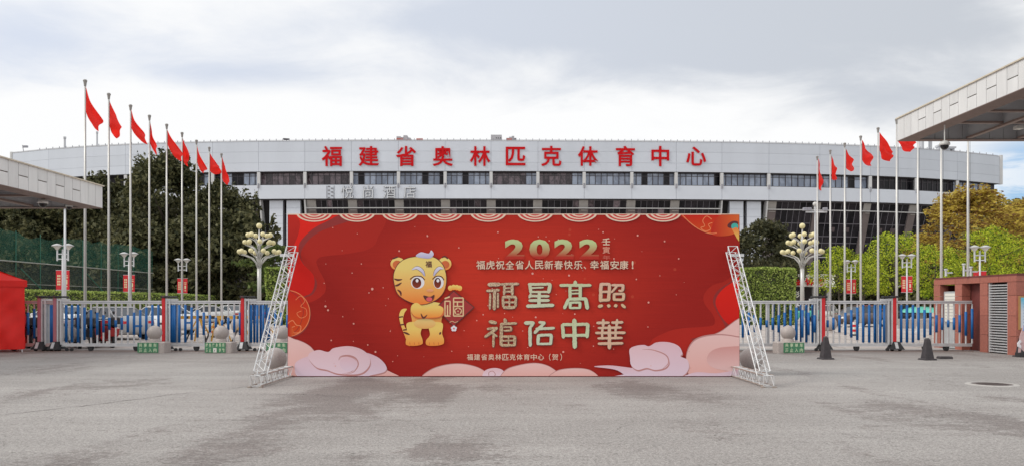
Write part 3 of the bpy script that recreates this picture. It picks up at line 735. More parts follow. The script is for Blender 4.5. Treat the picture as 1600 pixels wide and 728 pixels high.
# ---- lettering on the board
gold = P('print_gold', (.72, .62, .42), (.74, .60, .42), speck=.3)
golds = []
def word(ch, px, py, w, h, m, bold=.02, name='character', sy=None):
    me = text_mesh(ch, 1.0, m, bold=bold)
    o = link(name, me, board, loc=(b2(px, py)[0], lay(), b2(px, py)[1]))
    o.scale = (w / PM / me['w'], 1, h / PM / me['h']); return o
ink = mat('print_ink_shadow', (.13, .02, .012), .5)
LAYER[0] = 130
BIG = [  # hand cut clerical characters: strokes (x, y ... width)
 ((.63,.50,.32),(.66,.52,.36),.55,[(130,135,228,132,32),(114,190,225,182,22),(183,190,180,352,26),(145,215,141,348,18),(213,210,212,335,17),(237,133,393,128,22),(270,140,266,222,20),(336,140,338,222,24),(270,166,336,165,13),(268,196,336,196,15),(255,242,368,242,24),(256,242,258,325,22),(370,245,366,325,22),(262,334,360,333,26),(313,242,313,335,13),(256,289,370,289,16)]),
 ((.60,.66,.48),(.62,.62,.42),.12,[(480,133,672,130,24),(668,130,657,205,30),(490,132,502,205,28),(500,165,610,160,14),(500,199,658,198,18),(500,215,486,250,20),(485,234,658,236,22),(574,205,570,320,28),(485,274,660,272,24),(466,323,698,314,30)]),
 ((.58,.68,.46),(.58,.62,.38),.12,[(888,107,888,142,30),(756,141,1024,141,25),(843,150,842,255,27),(932,150,930,255,27),(850,186,930,183,12),(850,214,930,211,13),(828,262,985,258,26),(830,262,792,342,28),(978,255,994,345,32),(842,292,934,290,18),(844,290,843,340,26),(931,290,928,340,26),(842,339,932,338,18)]),
 ((.70,.50,.30),(.72,.48,.36),.12,[(1106,132,1190,130,24),(1113,130,1108,280,30),(1188,130,1180,268,28),(1110,199,1185,196,18),(1106,272,1186,268,24),(1208,139,1312,141,22),(1309,140,1300,190,24),(1256,145,1204,203,18),(1268,187,1300,191,18),(1224,217,1314,215,20),(1226,215,1227,270,24),(1312,213,1307,268,24),(1224,266,1310,266,20),(1092,326,1124,318,28),(1172,318,1190,322,30),(1232,322,1250,316,30),(1294,310,1322,334,26)]),
 ((.62,.48,.30),(.64,.50,.32),.55,[(138,458,196,468,28),(120,521,206,511,20),(206,513,100,592,24),(176,560,172,678,20),(166,562,206,586,16),(272,436,280,468,28),(236,479,375,471,21),(243,480,240,662,27),(262,506,326,504,14),(265,537,330,535,15),(327,505,329,536,18),(255,588,362,585,19),(361,586,358,662,24),(305,588,305,662,13),(255,625,360,622,15),(240,665,364,662,21)]),
 ((.60,.68,.52),(.60,.64,.46),.12,[(448,470,526,467,30),(526,468,492,512,24),(492,508,495,670,28),(572,463,622,466,24),(622,466,532,556,26),(546,521,705,514,23),(566,577,682,573,23),(566,575,562,655,27),(680,573,673,655,25),(560,653,676,651,19)]),
 ((.58,.68,.46),(.58,.62,.40),.12,[(880,440,883,685,36),(776,484,786,598,30),(998,478,990,594,30),(776,484,1000,480,26),(785,578,993,576,24)]),
 ((.72,.48,.34),(.70,.50,.36),.12,[(1077,469,1184,466,22),(1207,466,1303,463,22),(1132,440,1132,500,24),(1254,440,1248,500,24),(1088,513,1288,509,20),(1067,556,1323,554,22),(1086,603,1298,600,20),(1089,650,1303,646,22),(1186,490,1186,692,30),(1126,515,1122,600,20),(1240,510,1240,600,20)])]
def brush(strokes, m, name, grow=0, ox=0, oy=0):
    mb = MB(); y0 = lay(); R = random.Random(5)
    for k, (xa, ya, xb, yb, w) in enumerate(strokes):
        ax, ay, bx_, by_ = 740 + xa / 5.6 + ox, 420 + ya / 5.6 + oy, 740 + xb / 5.6 + ox, 420 + yb / 5.6 + oy
        w = (w + grow) / 5.6 / 2; l = math.hypot(bx_ - ax, by_ - ay); ux, uy = (bx_ - ax) / l, (by_ - ay) / l
        n = max(3, int(l / 2.2)); up, dn = [], []
        for i in range(n + 1):
            t = i / n; c = .78 if i in (0, n) else 1; e = w * .25 if i == 0 else (-w * .25 if i == n else 0)
            x, y = ax + ux * (l * t), ay + uy * (l * t); e = 0
            a, b = w * c * R.uniform(.9, 1.12), w * c * R.uniform(.9, 1.12)
            up.append((x - uy * a, y + ux * a)); dn.append((x + uy * b, y - ux * b))
        tip0 = (ax - ux * w * .6, ay - uy * w * .6); tip1 = (bx_ + ux * w * .6, by_ + uy * w * .6)
        q = [b2(*p) for p in [tip0] + up + [tip1] + dn[::-1]]
        mb.poly(q, y0 - .00001 * k)
    return mb.build(name, m, board)
for k, (c0, c1, spk_, st) in enumerate(BIG):
    brush(st, ink, 'character_shadow', 7, .7, .8)
    brush(st, P('print_gold_%d' % k, c0, c1, speck=spk_), 'character')
LAYER[0] = 130
for k, (d, px) in enumerate(zip('2022', (804, 843, 881, 920))):
    m = P('print_year_%d' % k, (.46, .03, .02), (.52, .62, .30), lo=.12, hi=.85)
    word(d, px, 389.5, 31 if d == '2' else 32, 31, m, .045, 'digit')
lt = mat('print_letter_cream', (.76, .56, .42), .5, var=.04)
for k, ch in enumerate('壬寅年'):
    word(ch, 947, (377.5, 390.5, 402)[k], 12, (11, 11, 7)[k], (lt, mat('print_letter_fade', (.66, .26, .18), .5), mat('print_letter_fade2', (.52, .09, .06), .5))[k], .03)
xs_ = np.linspace(750.5, 941, 13)
for ch, px in zip('福虎祝全省人民新春快乐', np.linspace(751, 903, 11)):
    word(ch, px + .5, 414.3, 13.6, 13.6, ink, .016, 'character_shadow'); word(ch, px, 413.6, 13.6, 13.6, lt, .012)
word('、', 913.5, 418, 4, 4, lt, .02)
for ch, px in zip('幸福安康', (928.5, 944, 960, 974.5)):
    word(ch, px + .5, 414.3, 13.6, 13.6, ink, .016, 'character_shadow'); word(ch, px, 413.6, 13.6, 13.6, lt, .012)
word('!', 988, 413.6, 2.6, 12.5, lt, .03)
for ch, px in zip('福建省奥林匹克体育中心', np.linspace(734.5, 845, 11)): word(ch, px, 557, 9.6, 9.6, lt, .010)
word('（', 859, 557, 2.6, 11, lt, .01); word('贺', 867, 557, 9.6, 9.6, lt, .010); word('）', 876.5, 557, 2.6, 11, lt, .01)
LAYER[0] = 130
# ---- a plain cartoon tiger cub holding a diamond greeting card
tg = P('print_tiger', (.85, .22, .04), (.84, .64, .20), lo=.0, hi=.75); tg2 = P('print_tiger_limb', (.86, .28, .05), (.86, .60, .16), lo=0, hi=.7)
tgs = mat('print_tiger_shade', (.62, .13, .03), .5); brown = mat('print_brown', (.10, .015, .012), .5); eye_w = mat('print_white', (.78, .76, .80), .5)
iris = P('print_iris', (.30, .05, .02), (.04, .01, .01)); pinkp = mat('print_pink', (.72, .10, .12), .5); lil = P('print_lilac', (.46, .42, .66), (.74, .72, .82))
blush = P('print_blush', (.85, .22, .05), (.82, .50, .16)); card = mat('print_card', (.36, .02, .02), .5)
pr([(640, 540), (632, 522), (626, 505), (624, 492), (628, 483), (636, 482), (632, 489), (630, 500), (634, 512), (642, 518)], tg2, 'tiger_tail')
for z in ((627, 495), (629, 507), (634, 515)): stroke([(z[0] - 4, z[1]), (z[0] + 3, z[1] - 1)], 2.2, brown, 'tiger_stripe')
pr([(646, 474), (690, 474), (690, 500), (686, 509), (650, 509), (644, 500)], tg, 'tiger_body')
for s_, x in ((-1, 648.5), (1, 679)):
    q_ = (12, 11, 9, 12, 11, 13, 14, 13) if s_ < 0 else (9, 12, 12, 15, 13, 12, 13, 9)
    pr([(x - q_[0], 504), (x + q_[1], 504), (x + q_[2], 520), (x + q_[3], 530), (x + q_[4], 537), (x - 1, 539.5), (x - q_[5], 538), (x - q_[6], 531), (x - q_[7] + 2, 522)], tg2, 'tiger_leg')
    for q in (-8, -1, 6): stroke([(x + q, 534), (x + q + .6, 538)], .9, tgs, 'toe_line')
    stroke([(x - 8 * -s_ - (10 if s_ < 0 else -2), 518), (x - 8 * -s_ + 0, 522)], 3, brown, 'tiger_stripe', taper=True)
pr(ell(664, 505, 17, 8), P('print_belly', (.80, .40, .12), (.84, .62, .24)), 'tiger_belly', False)
pr(ell(622, 412, 11.5, 10), tg, 'tiger_ear', False); pr(ell(621, 413, 7, 6.5), tgs, 'ear_inside', False)
pr(ell(695, 412, 10.5, 10), tg, 'tiger_ear', False); pr(ell(696, 413, 6.5, 6), tgs, 'ear_inside', False)
for a in ((614, 404, 622, 401), (691, 402, 700, 404)): stroke([(a[0], a[1]), ((a[0] + a[2]) / 2, a[1] - 1.5), (a[2], a[3])], 2.2, brown, 'tiger_stripe')
pr([(656, 400), (678, 401), (692, 412), (698, 430), (697, 448), (690, 462), (676, 472), (658, 476), (638, 471), (622, 460), (616, 444), (615, 428), (622, 412), (636, 403)], brown, 'head_outline')
pr([(656, 400.8), (677, 401.8), (691, 412.6), (697, 430), (696, 448), (689, 461.4), (675.5, 471), (658, 475), (638.4, 470), (622.8, 459.4), (617, 444), (616, 428), (622.8, 412.6), (636.4, 403.8)], tg, 'tiger_head')
for q in ([(616, 435), (622, 437), (629, 436)], [(617, 446), (622, 445), (628, 441)], [(621, 452), (626, 456), (627, 462)]): stroke(q, 3.2, brown, 'tiger_stripe', taper=True)
for x, w_ in ((653, 10.5), (685.5, 8)):
    pr(ell(x, 441, w_, 9.6), eye_w, 'tiger_eye', False); pr(ell(x - 1.5, 441.5, w_ * .68, 8), iris, 'iris', False)
    pr(ell(x - 1, 438, 2.2, 2.6), eye_w, 'eye_glint', False)
    stroke([(x - w_ - 1.5, 436), (x - w_ * .5, 431.4), (x + w_ * .5, 431.6), (x + w_ + .5, 437)], 1.6, brown, 'eyelid')
for q in ([(644, 421), (652, 418), (660, 423), (664, 431)], [(693, 420), (687, 418.5), (681, 424), (678, 431)]): stroke(q, 6.2, brown, 'brow_outline', taper=True); stroke(q, 5, lil, 'brow', taper=True)
pr([(650, 400), (658, 394), (670, 396), (674, 391), (678, 397), (673, 403), (662, 403)], lil, 'forelock')
word('福', 670, 412.5, 10, 10, brown, .02)
pr(ell(672, 453.5, 5.5, 2.6), P('print_nose', (.75, .28, .10), (.85, .42, .24)), 'tiger_nose', False)
pr([(662, 461), (672, 463), (679, 460), (677, 468), (671, 471), (665, 468)], brown, 'mouth'); pr(ell(671, 467, 4.8, 3.4), pinkp, 'tongue', False)
pr([(709, 453), (742, 479.5), (709, 510), (680, 481)], brown, 'card_edge', False); pr([(709, 455), (740, 479.5), (709, 508), (682, 481)], card, 'card', False)
crd = mat('print_card_gold', (.80, .55, .30), .5)
for q in ([(695, 466), (712 - 9, 463)],): stroke(q, 2.2, crd)
for a, b in (((695.5, 470), (695.5, 493)), ((703.5, 470), (703.5, 491)), ((695, 470), (704, 470)), ((695, 493), (704, 493)), ((699.5, 476), (699.5, 493)), ((709, 465), (724, 465)), ((709, 471), (724, 471)), ((709, 465), (709, 493)), ((724, 465), (724, 493)), ((709, 478), (724, 478)), ((709, 493), (724, 493)), ((715, 471), (715, 478))): stroke([a, b], 2.0, crd, 'card_stroke', n=1)
for k in range(5): pr(ell(716 + 2.6 * math.sin(k * 1.2566), 485.5 - 2.6 * math.cos(k * 1.2566), 2, 2), card, 'petal', False)
pr(ell(716, 485.5, 6, 5.6), crd, 'card_disc', False)
for k in range(5): pr(ell(716 + 2.8 * math.sin(k * 1.2566), 485.5 - 2.8 * math.cos(k * 1.2566), 1.9, 1.9, n=12), card, 'petal', False)
for k in range(5): pr(ell(709.5 + 2.7 * math.sin(k * 1.2566), 512.5 - 2.7 * math.cos(k * 1.2566), 2.2, 2.2, n=12), eye_w, 'petal', False)
pr(ell(709.5, 512.5, 1.4, 1.4, n=10), pinkp, 'flower_centre', False)
for x in (704, 709, 714, 718.5): pr(ell(x, 448 + abs(x - 711) * .25, 3.8, 4.2), tg2, 'finger', False)
stroke([(703, 503), (707, 501), (711, 503), (716, 501)], .8, crd)
pr([(645, 478), (652, 474), (664, 480), (682, 477), (693, 480), (694, 490), (686, 496), (664, 497), (650, 496), (643, 488)], tgs, 'arm_shadow')
pr([(645, 476), (652, 472.5), (664, 479), (682, 476), (692, 480), (692, 488), (685, 494.5), (664, 495.5), (650, 494), (643, 486)], tg2, 'tiger_arm')
stroke([(658, 489), (662, 496), (668, 491)], 3, brown, 'tiger_stripe', taper=True)

# ---- triangular lattice struts holding the board on each side
def truss(mb, a, b, w=.20, r=.0125, nseg=14, side=(1, 0, 0)):
    a, b = Vector(a), Vector(b); d = (b - a).normalized(); s = Vector(side); u = s.cross(d).normalized()
    off = [s * w / 2 + u * w / 2, s * -w / 2 + u * w / 2, s * -w / 2 - u * w / 2, s * w / 2 - u * w / 2]
    chords = [MB().tube([a + o, b + o], r, 6) for o in off]
    lac = MB(); rr = r * .5
    for f in range(4):
        o0, o1 = off[f], off[(f + 1) % 4]
        for i in range(nseg):
            p0 = a + (b - a) * (i / nseg); p1 = a + (b - a) * ((i + 1) / nseg)
            q = (p0 + o0, p1 + o1) if i % 2 == 0 else (p0 + o1, p1 + o0)
            lac.tube(q, rr, 5, False)
            if i % 2 == 0: lac.tube((p0 + o0, p0 + o1), rr, 5, False)
    lac.tube((b + off[0], b + off[1]), rr * 1.3, 5, False); lac.tube((b + off[2], b + off[3]), rr * 1.3, 5, False)
    return chords, lac
for sx, lab in ((-1, 'white lattice truss brace leaning against the left edge of the red board'), (1, 'white lattice truss brace leaning against the right edge of the red board')):
    t = thing('truss_brace', lab, 'truss', (sx * 4.90, BD, 0), group='truss braces of the board')
    ch, lc = truss(None, (-sx * .02, -2.02, .24), (-sx * .12, -.12, 2.78), nseg=16)
    for c in ch: c.build('chord', truss_metal, t)
    lc.build('lacing', truss_metal, t)['kind'] = 'stuff'
    ch, lc = truss(None, (sx * .0, -2.25, .13), (-sx * .0, -.02, .13), nseg=11)
    for c in ch: c.build('base_chord', truss_rusty, t)
    lc.build('base_lacing', truss_metal, t)['kind'] = 'stuff'
    for x in (-.11, .11): MB().box(x - .03, x + .03, -2.30, -2.2, 0, .025).build('foot', truss_rusty, t)
    MB().box(-.14, .14, -.16, -.12, 2.62, 2.68).build('clamp', truss_metal, t)

# ================================================================== GATES
GD = 27.0; GP = F / GD
def gx(px): return (px - 800) / GP
def gz(py): return EYE + (HY - py) / GP
tent_bounce_post = mat('tent_bounce_post', (.42, .13, .16), .4, var=.08); tent_bounce_bar = mat('tent_bounce_bar', (.48, .33, .32), .45)  # pinkish colour imitates red light the tent throws on strips and bars
def gate_post(t, px, side=1, cap=True, strip=red_strip):
    """leading post of a sliding section: red reflective strip, silver frame, black wheeled foot"""
    x = gx(px)
    MB().bbox(x - .055, x + .055, -.09, .06, .22, 1.80, .01).build('strip_post', strip, t)
    for dx in (.085, .20): MB().box(x + side * dx - .022 - (0), x + side * dx + .022, -.07, .07, .22, 1.78).build('post', silver, t)
    xa, xb = sorted((x + side * .06, x + side * .45)); MB().box(xa, xb, -.06, .06, 1.70, 1.77).build('post_arm', silver, t)
    MB().bbox(x - .09, x + .13, -.12, .12, 1.80, 1.87, .02).build('cap', rubber, t)
    xa, xb = sorted((x + side * .16, x + side * .40)); MB().bbox(xa, xb, -.10, .10, 1.80, 1.86, .02).build('cap', rubber, t)
    MB().ball((x, -.10, 1.835), .025, 8, 5).build('lamp', lamp_red, t)
    f = MB(); f.hexa([(x - .17, -.28, .06), (x + .25, -.28, .06), (x + .25, .2, .06), (x - .17, .2, .06), (x - .06, -.13, .32), (x + .13, -.13, .32), (x + .13, .12, .32), (x - .06, .12, .32)])
    f.build('foot', rubber, t)
    MB().hexa([(x - .05, -.262, .10), (x + .05, -.262, .10), (x + .05, -.25, .10), (x - .05, -.25, .10), (x - .05, -.16, .30), (x + .05, -.16, .30), (x + .05, -.14, .30), (x - .05, -.14, .30)]).build('foot_plate', silver, t)
    for wx in (-.1, .16, .16 + side * .26, .16 + side * .42): MB().tube([(x + wx, -.12, .055), (x + wx, -.06, .055)], .055, 12).build('wheel', rubber, t)
def gate(lab, x0, x1, bars, post=None, side=1, y=GD, layer2=(), strip=red_strip, frame=None, stile=(), packed=()):
    fr = frame or silver
    t = thing('gate_section', lab, 'gate', (0, y, 0), group='sliding gate sections across the entrance')
    X0, X1 = gx(x0), gx(x1)
    for z0, z1, d in ((1.60, 1.705, .04), (.155, .26, .04)): MB().box(X0, X1, -d, d, z0, z1).build('rail', fr, t)
    MB().box(X0, X1, -.045, .045, 1.645, 1.66).build('rail_lip', frame_grey, t)
    def bar(px, zt, zb, yy, r=.030, rs=.043):
        x = gx(px)
        MB().tube([(x, yy, .26), (x, yy, 1.60)], r, 8, False).build('bar', fr, t, True)
        if zt > zb: MB().tube([(x, yy, zb), (x, yy, zt)], rs, 10).build('sleeve', blue_sleeve, t, True)
    for px, k in bars:      # k = sleeve half length in steps
        h = min(.635, .12 + .0865 * k); bar(px, .925 + h, .925 - h, 0)
    for px, k in layer2:
        h = min(.635, .12 + .0865 * k); bar(px, .925 + h, .925 - h, .13)
    for px, w in stile: MB().box(gx(px) - w / 2, gx(px) + w / 2, .06, .12, .2, 1.65).build('stile', silver, t)
    for px, w in packed: MB().box(gx(px) - w / 2, gx(px) + w / 2, -.03, .10, .28, 1.58).build('sleeve_pack', blue_sleeve, t)
    if post: gate_post(t, post, side, strip=strip)
    for px in ((x0 + 45, x1 - 40) if x1 - x0 > 100 else ((x0 + x1) / 2,)): 
        MB().tube([(gx(px), -.05, .075), (gx(px), .05, .075)], .075, 12).build('wheel', rubber, t)
        MB().box(gx(px) - .1, gx(px) + .1, -.02, .02, .08, .17).build('wheel_fork', rubber, t)
    return t
z = lambda q, a, s_: a + q / s_
bB = [(z(q, 80, 6.62), k) for q, k in ((345, 5), (412, 4), (476, 3), (540, 2), (601, 1), (668, 0), (730, 1), (793, 2), (857, 3), (921, 4), (984, 5), (1047, 6), (1110, 6))]
gate('long blue barred gate section after the two strips coloured with red tent bounce, in front of the silver cars', 97, 253, [(103.5, 6), (112.5, 6), (122, 6)] + bB, post=87.5, side=1, strip=tent_bounce_post, stile=((127.5, .12),))
gate('short packed gate section between two edge strips coloured with red tent bounce', 66, 84, [(80, 6), (82.6, 6)], post=63, side=1, strip=tent_bounce_post, frame=tent_bounce_bar, stile=((74.5, .14),))
gate('gate section coloured with red tent bounce, partly hidden by the hanging side of the red tent', -16, 60, [(-12, 4), (-2, 3), (8, 2), (17, 1), (26, 2), (43.5, 3), (53.5, 4.4)], frame=tent_bounce_bar)
bC = [(280.2, 6), (289.6, 6), (299.4, 5), (308.6, 4), (318.4, 3), (328, 2), (337.3, 1), (347.1, 0), (356.7, 1), (366, 2), (375, 3)]
gate('blue barred gate section with yellow trestles showing through it, left of the board', 262, 378, [(266.5, 6), (270, 6), (273, 6)] + bC, post=257, side=1, stile=((275.3, .08),))
gate('left centre gate section running behind the lattice truss and the red board', 388, 560, [(392.5, 6), (402, 6), (411.5, 6), (420.5, 5), (430, 4), (439.5, 3), (449, 2)] + [(458 + i * 9.7, abs(i - 1)) for i in range(10)], post=380, side=1,
     layer2=[(395.5, 6), (405.5, 6), (414.5, 6)], stile=((389.5, .1),))
bE = [(1170 + q / 6.62, k) for q, k in ((0, 3), (60, 2), (122, 1), (185, 0), (247, 1), (308, 2), (370, 3), (432, 4), (494, 5), (555, 4), (618, 3), (680, 2))]
gate('gate section of doubled blue bars between the board and the first black cone', 1060, 1276, [(1160.6 - i * 9.4, [4, 5, 6, 6, 5, 4, 3, 2, 1, 0][i]) for i in range(10)] + bE,
     layer2=[(1170 + q / 6.62, k) for q, k in ((265, 6), (325, 6), (388, 6), (445, 6), (503, 5), (555, 6), (610, 6), (675, 6))], stile=((1200.5, .12), (1277, .1)))
bF = [(1170 + q / 6.62, k) for q, k in ((815, 0), (875, 1), (937, 2), (999, 3), (1060, 4), (1122, 5), (1183, 6), (1245, 6), (1306, 6))]
gate('gate section behind the first black cone with the brown car showing through', 1290, 1386, bF + [(1366.8, 6), (1375.5, 6), (1381.5, 6)], post=1285.6, side=-1, stile=((1371.6, .08), (1387.5, .16)))
bG = [(1300 + q / 6.62, k) for q, k in ((715, 6), (775, 6), (837, 6), (895, 5), (957, 4), (1018, 3), (1080, 2), (1140, 1), (1202, 0), (1262, 1), (1320, 2), (1385, 3.3), (1450, 4.5))]
gate('gate section at the far right running into the red granite gatehouse', 1400, 1518, bG, post=1396.5, side=-1)

# ================================================================== STONE BALLS
def stone_ball(nm, lab, px, D, r, block=None, sign=None, side=1):
    t = thing('stone_bollard', lab, 'bollard', ((px - 800) / F * D, D, 0), group=nm)
    z0 = 0
    if block:
        w, h = block; MB().bbox(-w / 2, w / 2, -.26, .26, 0, h, .025).build('base', granite, t); z0 = h
    MB().lathe([(r * .78, z0), (r * .72, z0 + .10), (r * .55, z0 + .12)], n=20).build('collar', granite, t, True)
    MB().ball((0, 0, z0 + .06 + r), r, 28, 18).build('ball', granite_ball, t, True)
    if sign:
        w, h = block; s_ = thing_sign(t, sign, side, w, h)
    return t
def thing_sign(t, lines, side, w, h):
    cxs = -side * (w * .11); sw = w * .78
    sg = MB().box(cxs - sw / 2, cxs + sw / 2, -.275, -.263, .02, h - .015).build('notice', sign_green, t)
    for k, ln in enumerate(lines):
        zz = h - .095 - k * .16
        for j, ch in enumerate(ln):
            if ch == ' ': continue
            me = text_mesh(ch, .14, sign_print, bold=.004); n = len(ln)
            o = link('character', me, sg, loc=(cxs + (j - (n - 1) / 2) * sw / (n + .3), -.279, zz)); o.scale = (.105 / me['w'] * (4 / n if n > 4 else 1), 1, .125 / me['h'])
    return sg
BLK = (.86, .36)
stone_ball('stone ball bollards along the gate', 'stone ball on a green notice block in front of the leftmost red edged post', 241.5, 26.0, .235, BLK, ['共享单车', '禁止入内'])
t = stone_ball('stone ball bollards along the gate', 'stone ball on a block whose green notice holds a small white symbol', 345.5, 26.0, .235, BLK, ['绿色健身场所', '禁止  宠物'])
MB().box(-.10 - .055, -.10 + .055, -.281, -.277, .03, .17).build('symbol', door_white, t)
MB().add([(-.13, -.283, .05), (-.10, -.283, .08), (-.09, -.283, .14), (-.115, -.283, .10)], [(0, 1, 2, 3)]).build('symbol_mark', timber_dark, t)
stone_ball('stone ball bollards along the gate', 'stone ball on a green notice block seen through the left lattice truss', 440.5, 26.0, .235, BLK, ['共享单车', '禁止入内'])
stone_ball('stone ball bollards along the gate', 'stone ball on a green notice block between the board and first black cone', 1231.5, 26.0, .235, BLK, ['共享单车', '禁止入内'], side=-1)
stone_ball('large stone balls beside the board', 'big round stone ball on the asphalt behind the left lattice truss', 430, 18.4, .265)
stone_ball('large stone balls beside the board', 'big round stone ball on the asphalt behind the right lattice truss', 1174, 18.4, .265)
stone_ball('small stone balls in the plaza', 'small far stone ball seen through the gate left of the second red strip', 373.5, 42, .42)
stone_ball('small stone balls in the plaza', 'small far stone ball seen through the gate right above the first black cone', 1295.5, 44, .42)

# ================================================================== RUBBER CONES AND SMALL THINGS ON THE GROUND
def cone(px, D, h, lab):
    t = thing('traffic_cone', lab, 'cone', ((px - 800) / F * D, D, 0), rz=.12, group='black rubber cones')
    MB().bbox(-.185, .185, -.185, .185, 0, .045, .02).build('base', cone_black, t)
    k = h / .75
    MB().hexa([(-.125, -.125, .04), (.125, -.125, .04), (.125, .125, .04), (-.125, .125, .04), (-.055, -.055, .70 * k), (.055, -.055, .70 * k), (.055, .055, .70 * k), (-.055, .055, .70 * k)]).build('body', cone_black, t)
    MB().lathe([(.05, .70 * k - .01), (.045, .73 * k), (.02, .74 * k), (.001, .74 * k)], n=10).build('tip', mat('cone_tip', (.12, .11, .11), .6) if 'cone_tip' not in MATS else MATS['cone_tip'], t)
    return t
cone(1290, 23.0, .68, 'faded black square cone standing in front of the red edged gate post')
cone(1449, 22.7, .64, 'faded black square cone standing in front of the far right gate section')
cone(1596.5, 24.0, .62, 'black cone at the right edge of the photo beside the notice board')['group'] = 'black rubber cones'
MB().bbox(-.19, .19, -.12, .12, 0, .07, .02).build('rubber_block', cone_black, label='low flat dark rubber block lying on the asphalt right of the second cone', cat='block', loc=(676 / F * 23.2, 23.2, 0))

# ================================================================== RED TENT
TXW = at(38.5, 0, 26.4)
t = thing('red_tent', 'bright red tent with hanging side cloth at the left edge in front of the gate', 'tent', (TXW[0], 26.4, 0), rz=rad(33))
TX1, TD = .05, 0
gx0 = TX1 - 3.0
def cloth_wall(xa, ya, xb, yb, zt, zb, seed, n=40, m=14):
    R = np.random.RandomState(seed); mb = MB(); vs = []; L_ = math.hypot(xb - xa, yb - ya); nx, ny = (yb - ya) / L_, -(xb - xa) / L_
    ph = R.uniform(0, 6, 8)
    for j in range(m + 1):
        v = j / m; z_ = zt + (zb - zt) * v
        for i in range(n + 1):
            u = i / n
            d = .05 * math.sin(u * 17 + ph[0] + v * 2) * v + .03 * math.sin(u * 31 + ph[1] - v * 5) * v + .06 * math.sin((u - v * .8) * 9 + ph[2]) * math.sin(math.pi * v) + .02 * math.sin((u * 1.3 + v) * 22 + ph[3])
            d *= min(1, 6 * u, 6 * (1 - u)) if True else 1
            vs.append((xa + (xb - xa) * u + nx * d - (.0), ya + (yb - ya) * u + ny * d, z_))
    fs = [(j * (n + 1) + i, (j + 1) * (n + 1) + i, (j + 1) * (n + 1) + i + 1, j * (n + 1) + i + 1) for j in range(m) for i in range(n)]
    return mb.add(vs, fs)
cloth_wall(TX1 - 3, TD, TX1 - .05, TD, 2.22, .1, 1).build('side_cloth', tent_red, t, True)
cloth_wall(TX1 - .05, TD, TX1 - .15, TD + 3, 2.22, .1, 2).build('side_cloth', tent_red, t, True)
MB().hexa([(TX1 - 3.04, TD - .04, 2.18), (TX1 + .02, TD - .04, 2.16), (TX1 + .02, TD + 3.04, 2.16), (TX1 - 3.04, TD + 3.04, 2.18), (TX1 - 3.04, TD - .05, 2.37), (TX1 + .02, TD - .05, 2.36), (TX1 + .02, TD + 3.05, 2.36), (TX1 - 3.04, TD + 3.05, 2.37)]).build('valance', tent_red, t)
q = (TX1 - 1.5, TD + 1.5, 3.0)
rf = MB(); cs = [(TX1 - 3.05, TD - .06, 2.36), (TX1 + .03, TD - .06, 2.36), (TX1 + .03, TD + 3.06, 2.36), (TX1 - 3.05, TD + 3.06, 2.36)]
mids = []
for i in range(4):
    a, b = cs[i], cs[(i + 1) % 4]; rows_ = []
    n = 8; o = len(rf.v)
    for j in range(n + 1):
        for k in range(n + 1):
            u = k / n; v = j / n; px_ = (a[0] + (b[0] - a[0]) * u) * (1 - v) + q[0] * v; py_ = (a[1] + (b[1] - a[1]) * u) * (1 - v) + q[1] * v
            zz = 2.36 + (.70) * v ** 1.15 + .02 * math.sin(u * 9 + v * 5) * v * (1 - v) * 4
            rf.v.append((px_, py_, zz))
    rf.f += [(o + j * 9 + k, o + j * 9 + k + 1, o + (j + 1) * 9 + k + 1, o + (j + 1) * 9 + k) for j in range(n) for k in range(n)]
rf.build('roof_cloth', tent_red, t, True)
for x, y in ((TX1 - 2.95, TD + .05), (TX1 - .12, TD + .08), (TX1 - .12, TD + 2.95), (TX1 - 2.95, TD + 2.95)): MB().box(x - .02, x + .02, y - .02, y + .02, 0, 2.3).build('leg', silver, t)

# ================================================================== FLAGPOLES AND FLAGS
POLE_H = 12.5
def flagpole(px, ytop, lab):
    v = HY - ytop; D = F * (POLE_H - EYE) / v
    t = thing('flagpole', lab, 'flagpole', ((px - 800) / F * D, D, 0), group='flagpoles in two rows behind the gate')
    MB().tube([(0, 0, 0), (0, 0, 5), (0, 0, POLE_H - .25)], [.074, .062, .040], 12).build('shaft', pole_metal, t, True)
    MB().lathe([(.05, POLE_H - .32), (.075, POLE_H - .14), (.10, POLE_H - .05), (.07, POLE_H), (.001, POLE_H)], n=12).build('finial', mat('finial_grey', (.28, .27, .26), .5) if 'finial_grey' not in MATS else MATS['finial_grey'], t)
    MB().lathe([(.18, 0), (.18, .05), (.10, .10), (.085, .35)], n=12).build('base', pole_metal, t)
    MB().tube([(.075, -.06, 1.4), (.07, -.05, POLE_H - .4)], .008, 4).build('halyard', timber_dark, t)
    return t, D
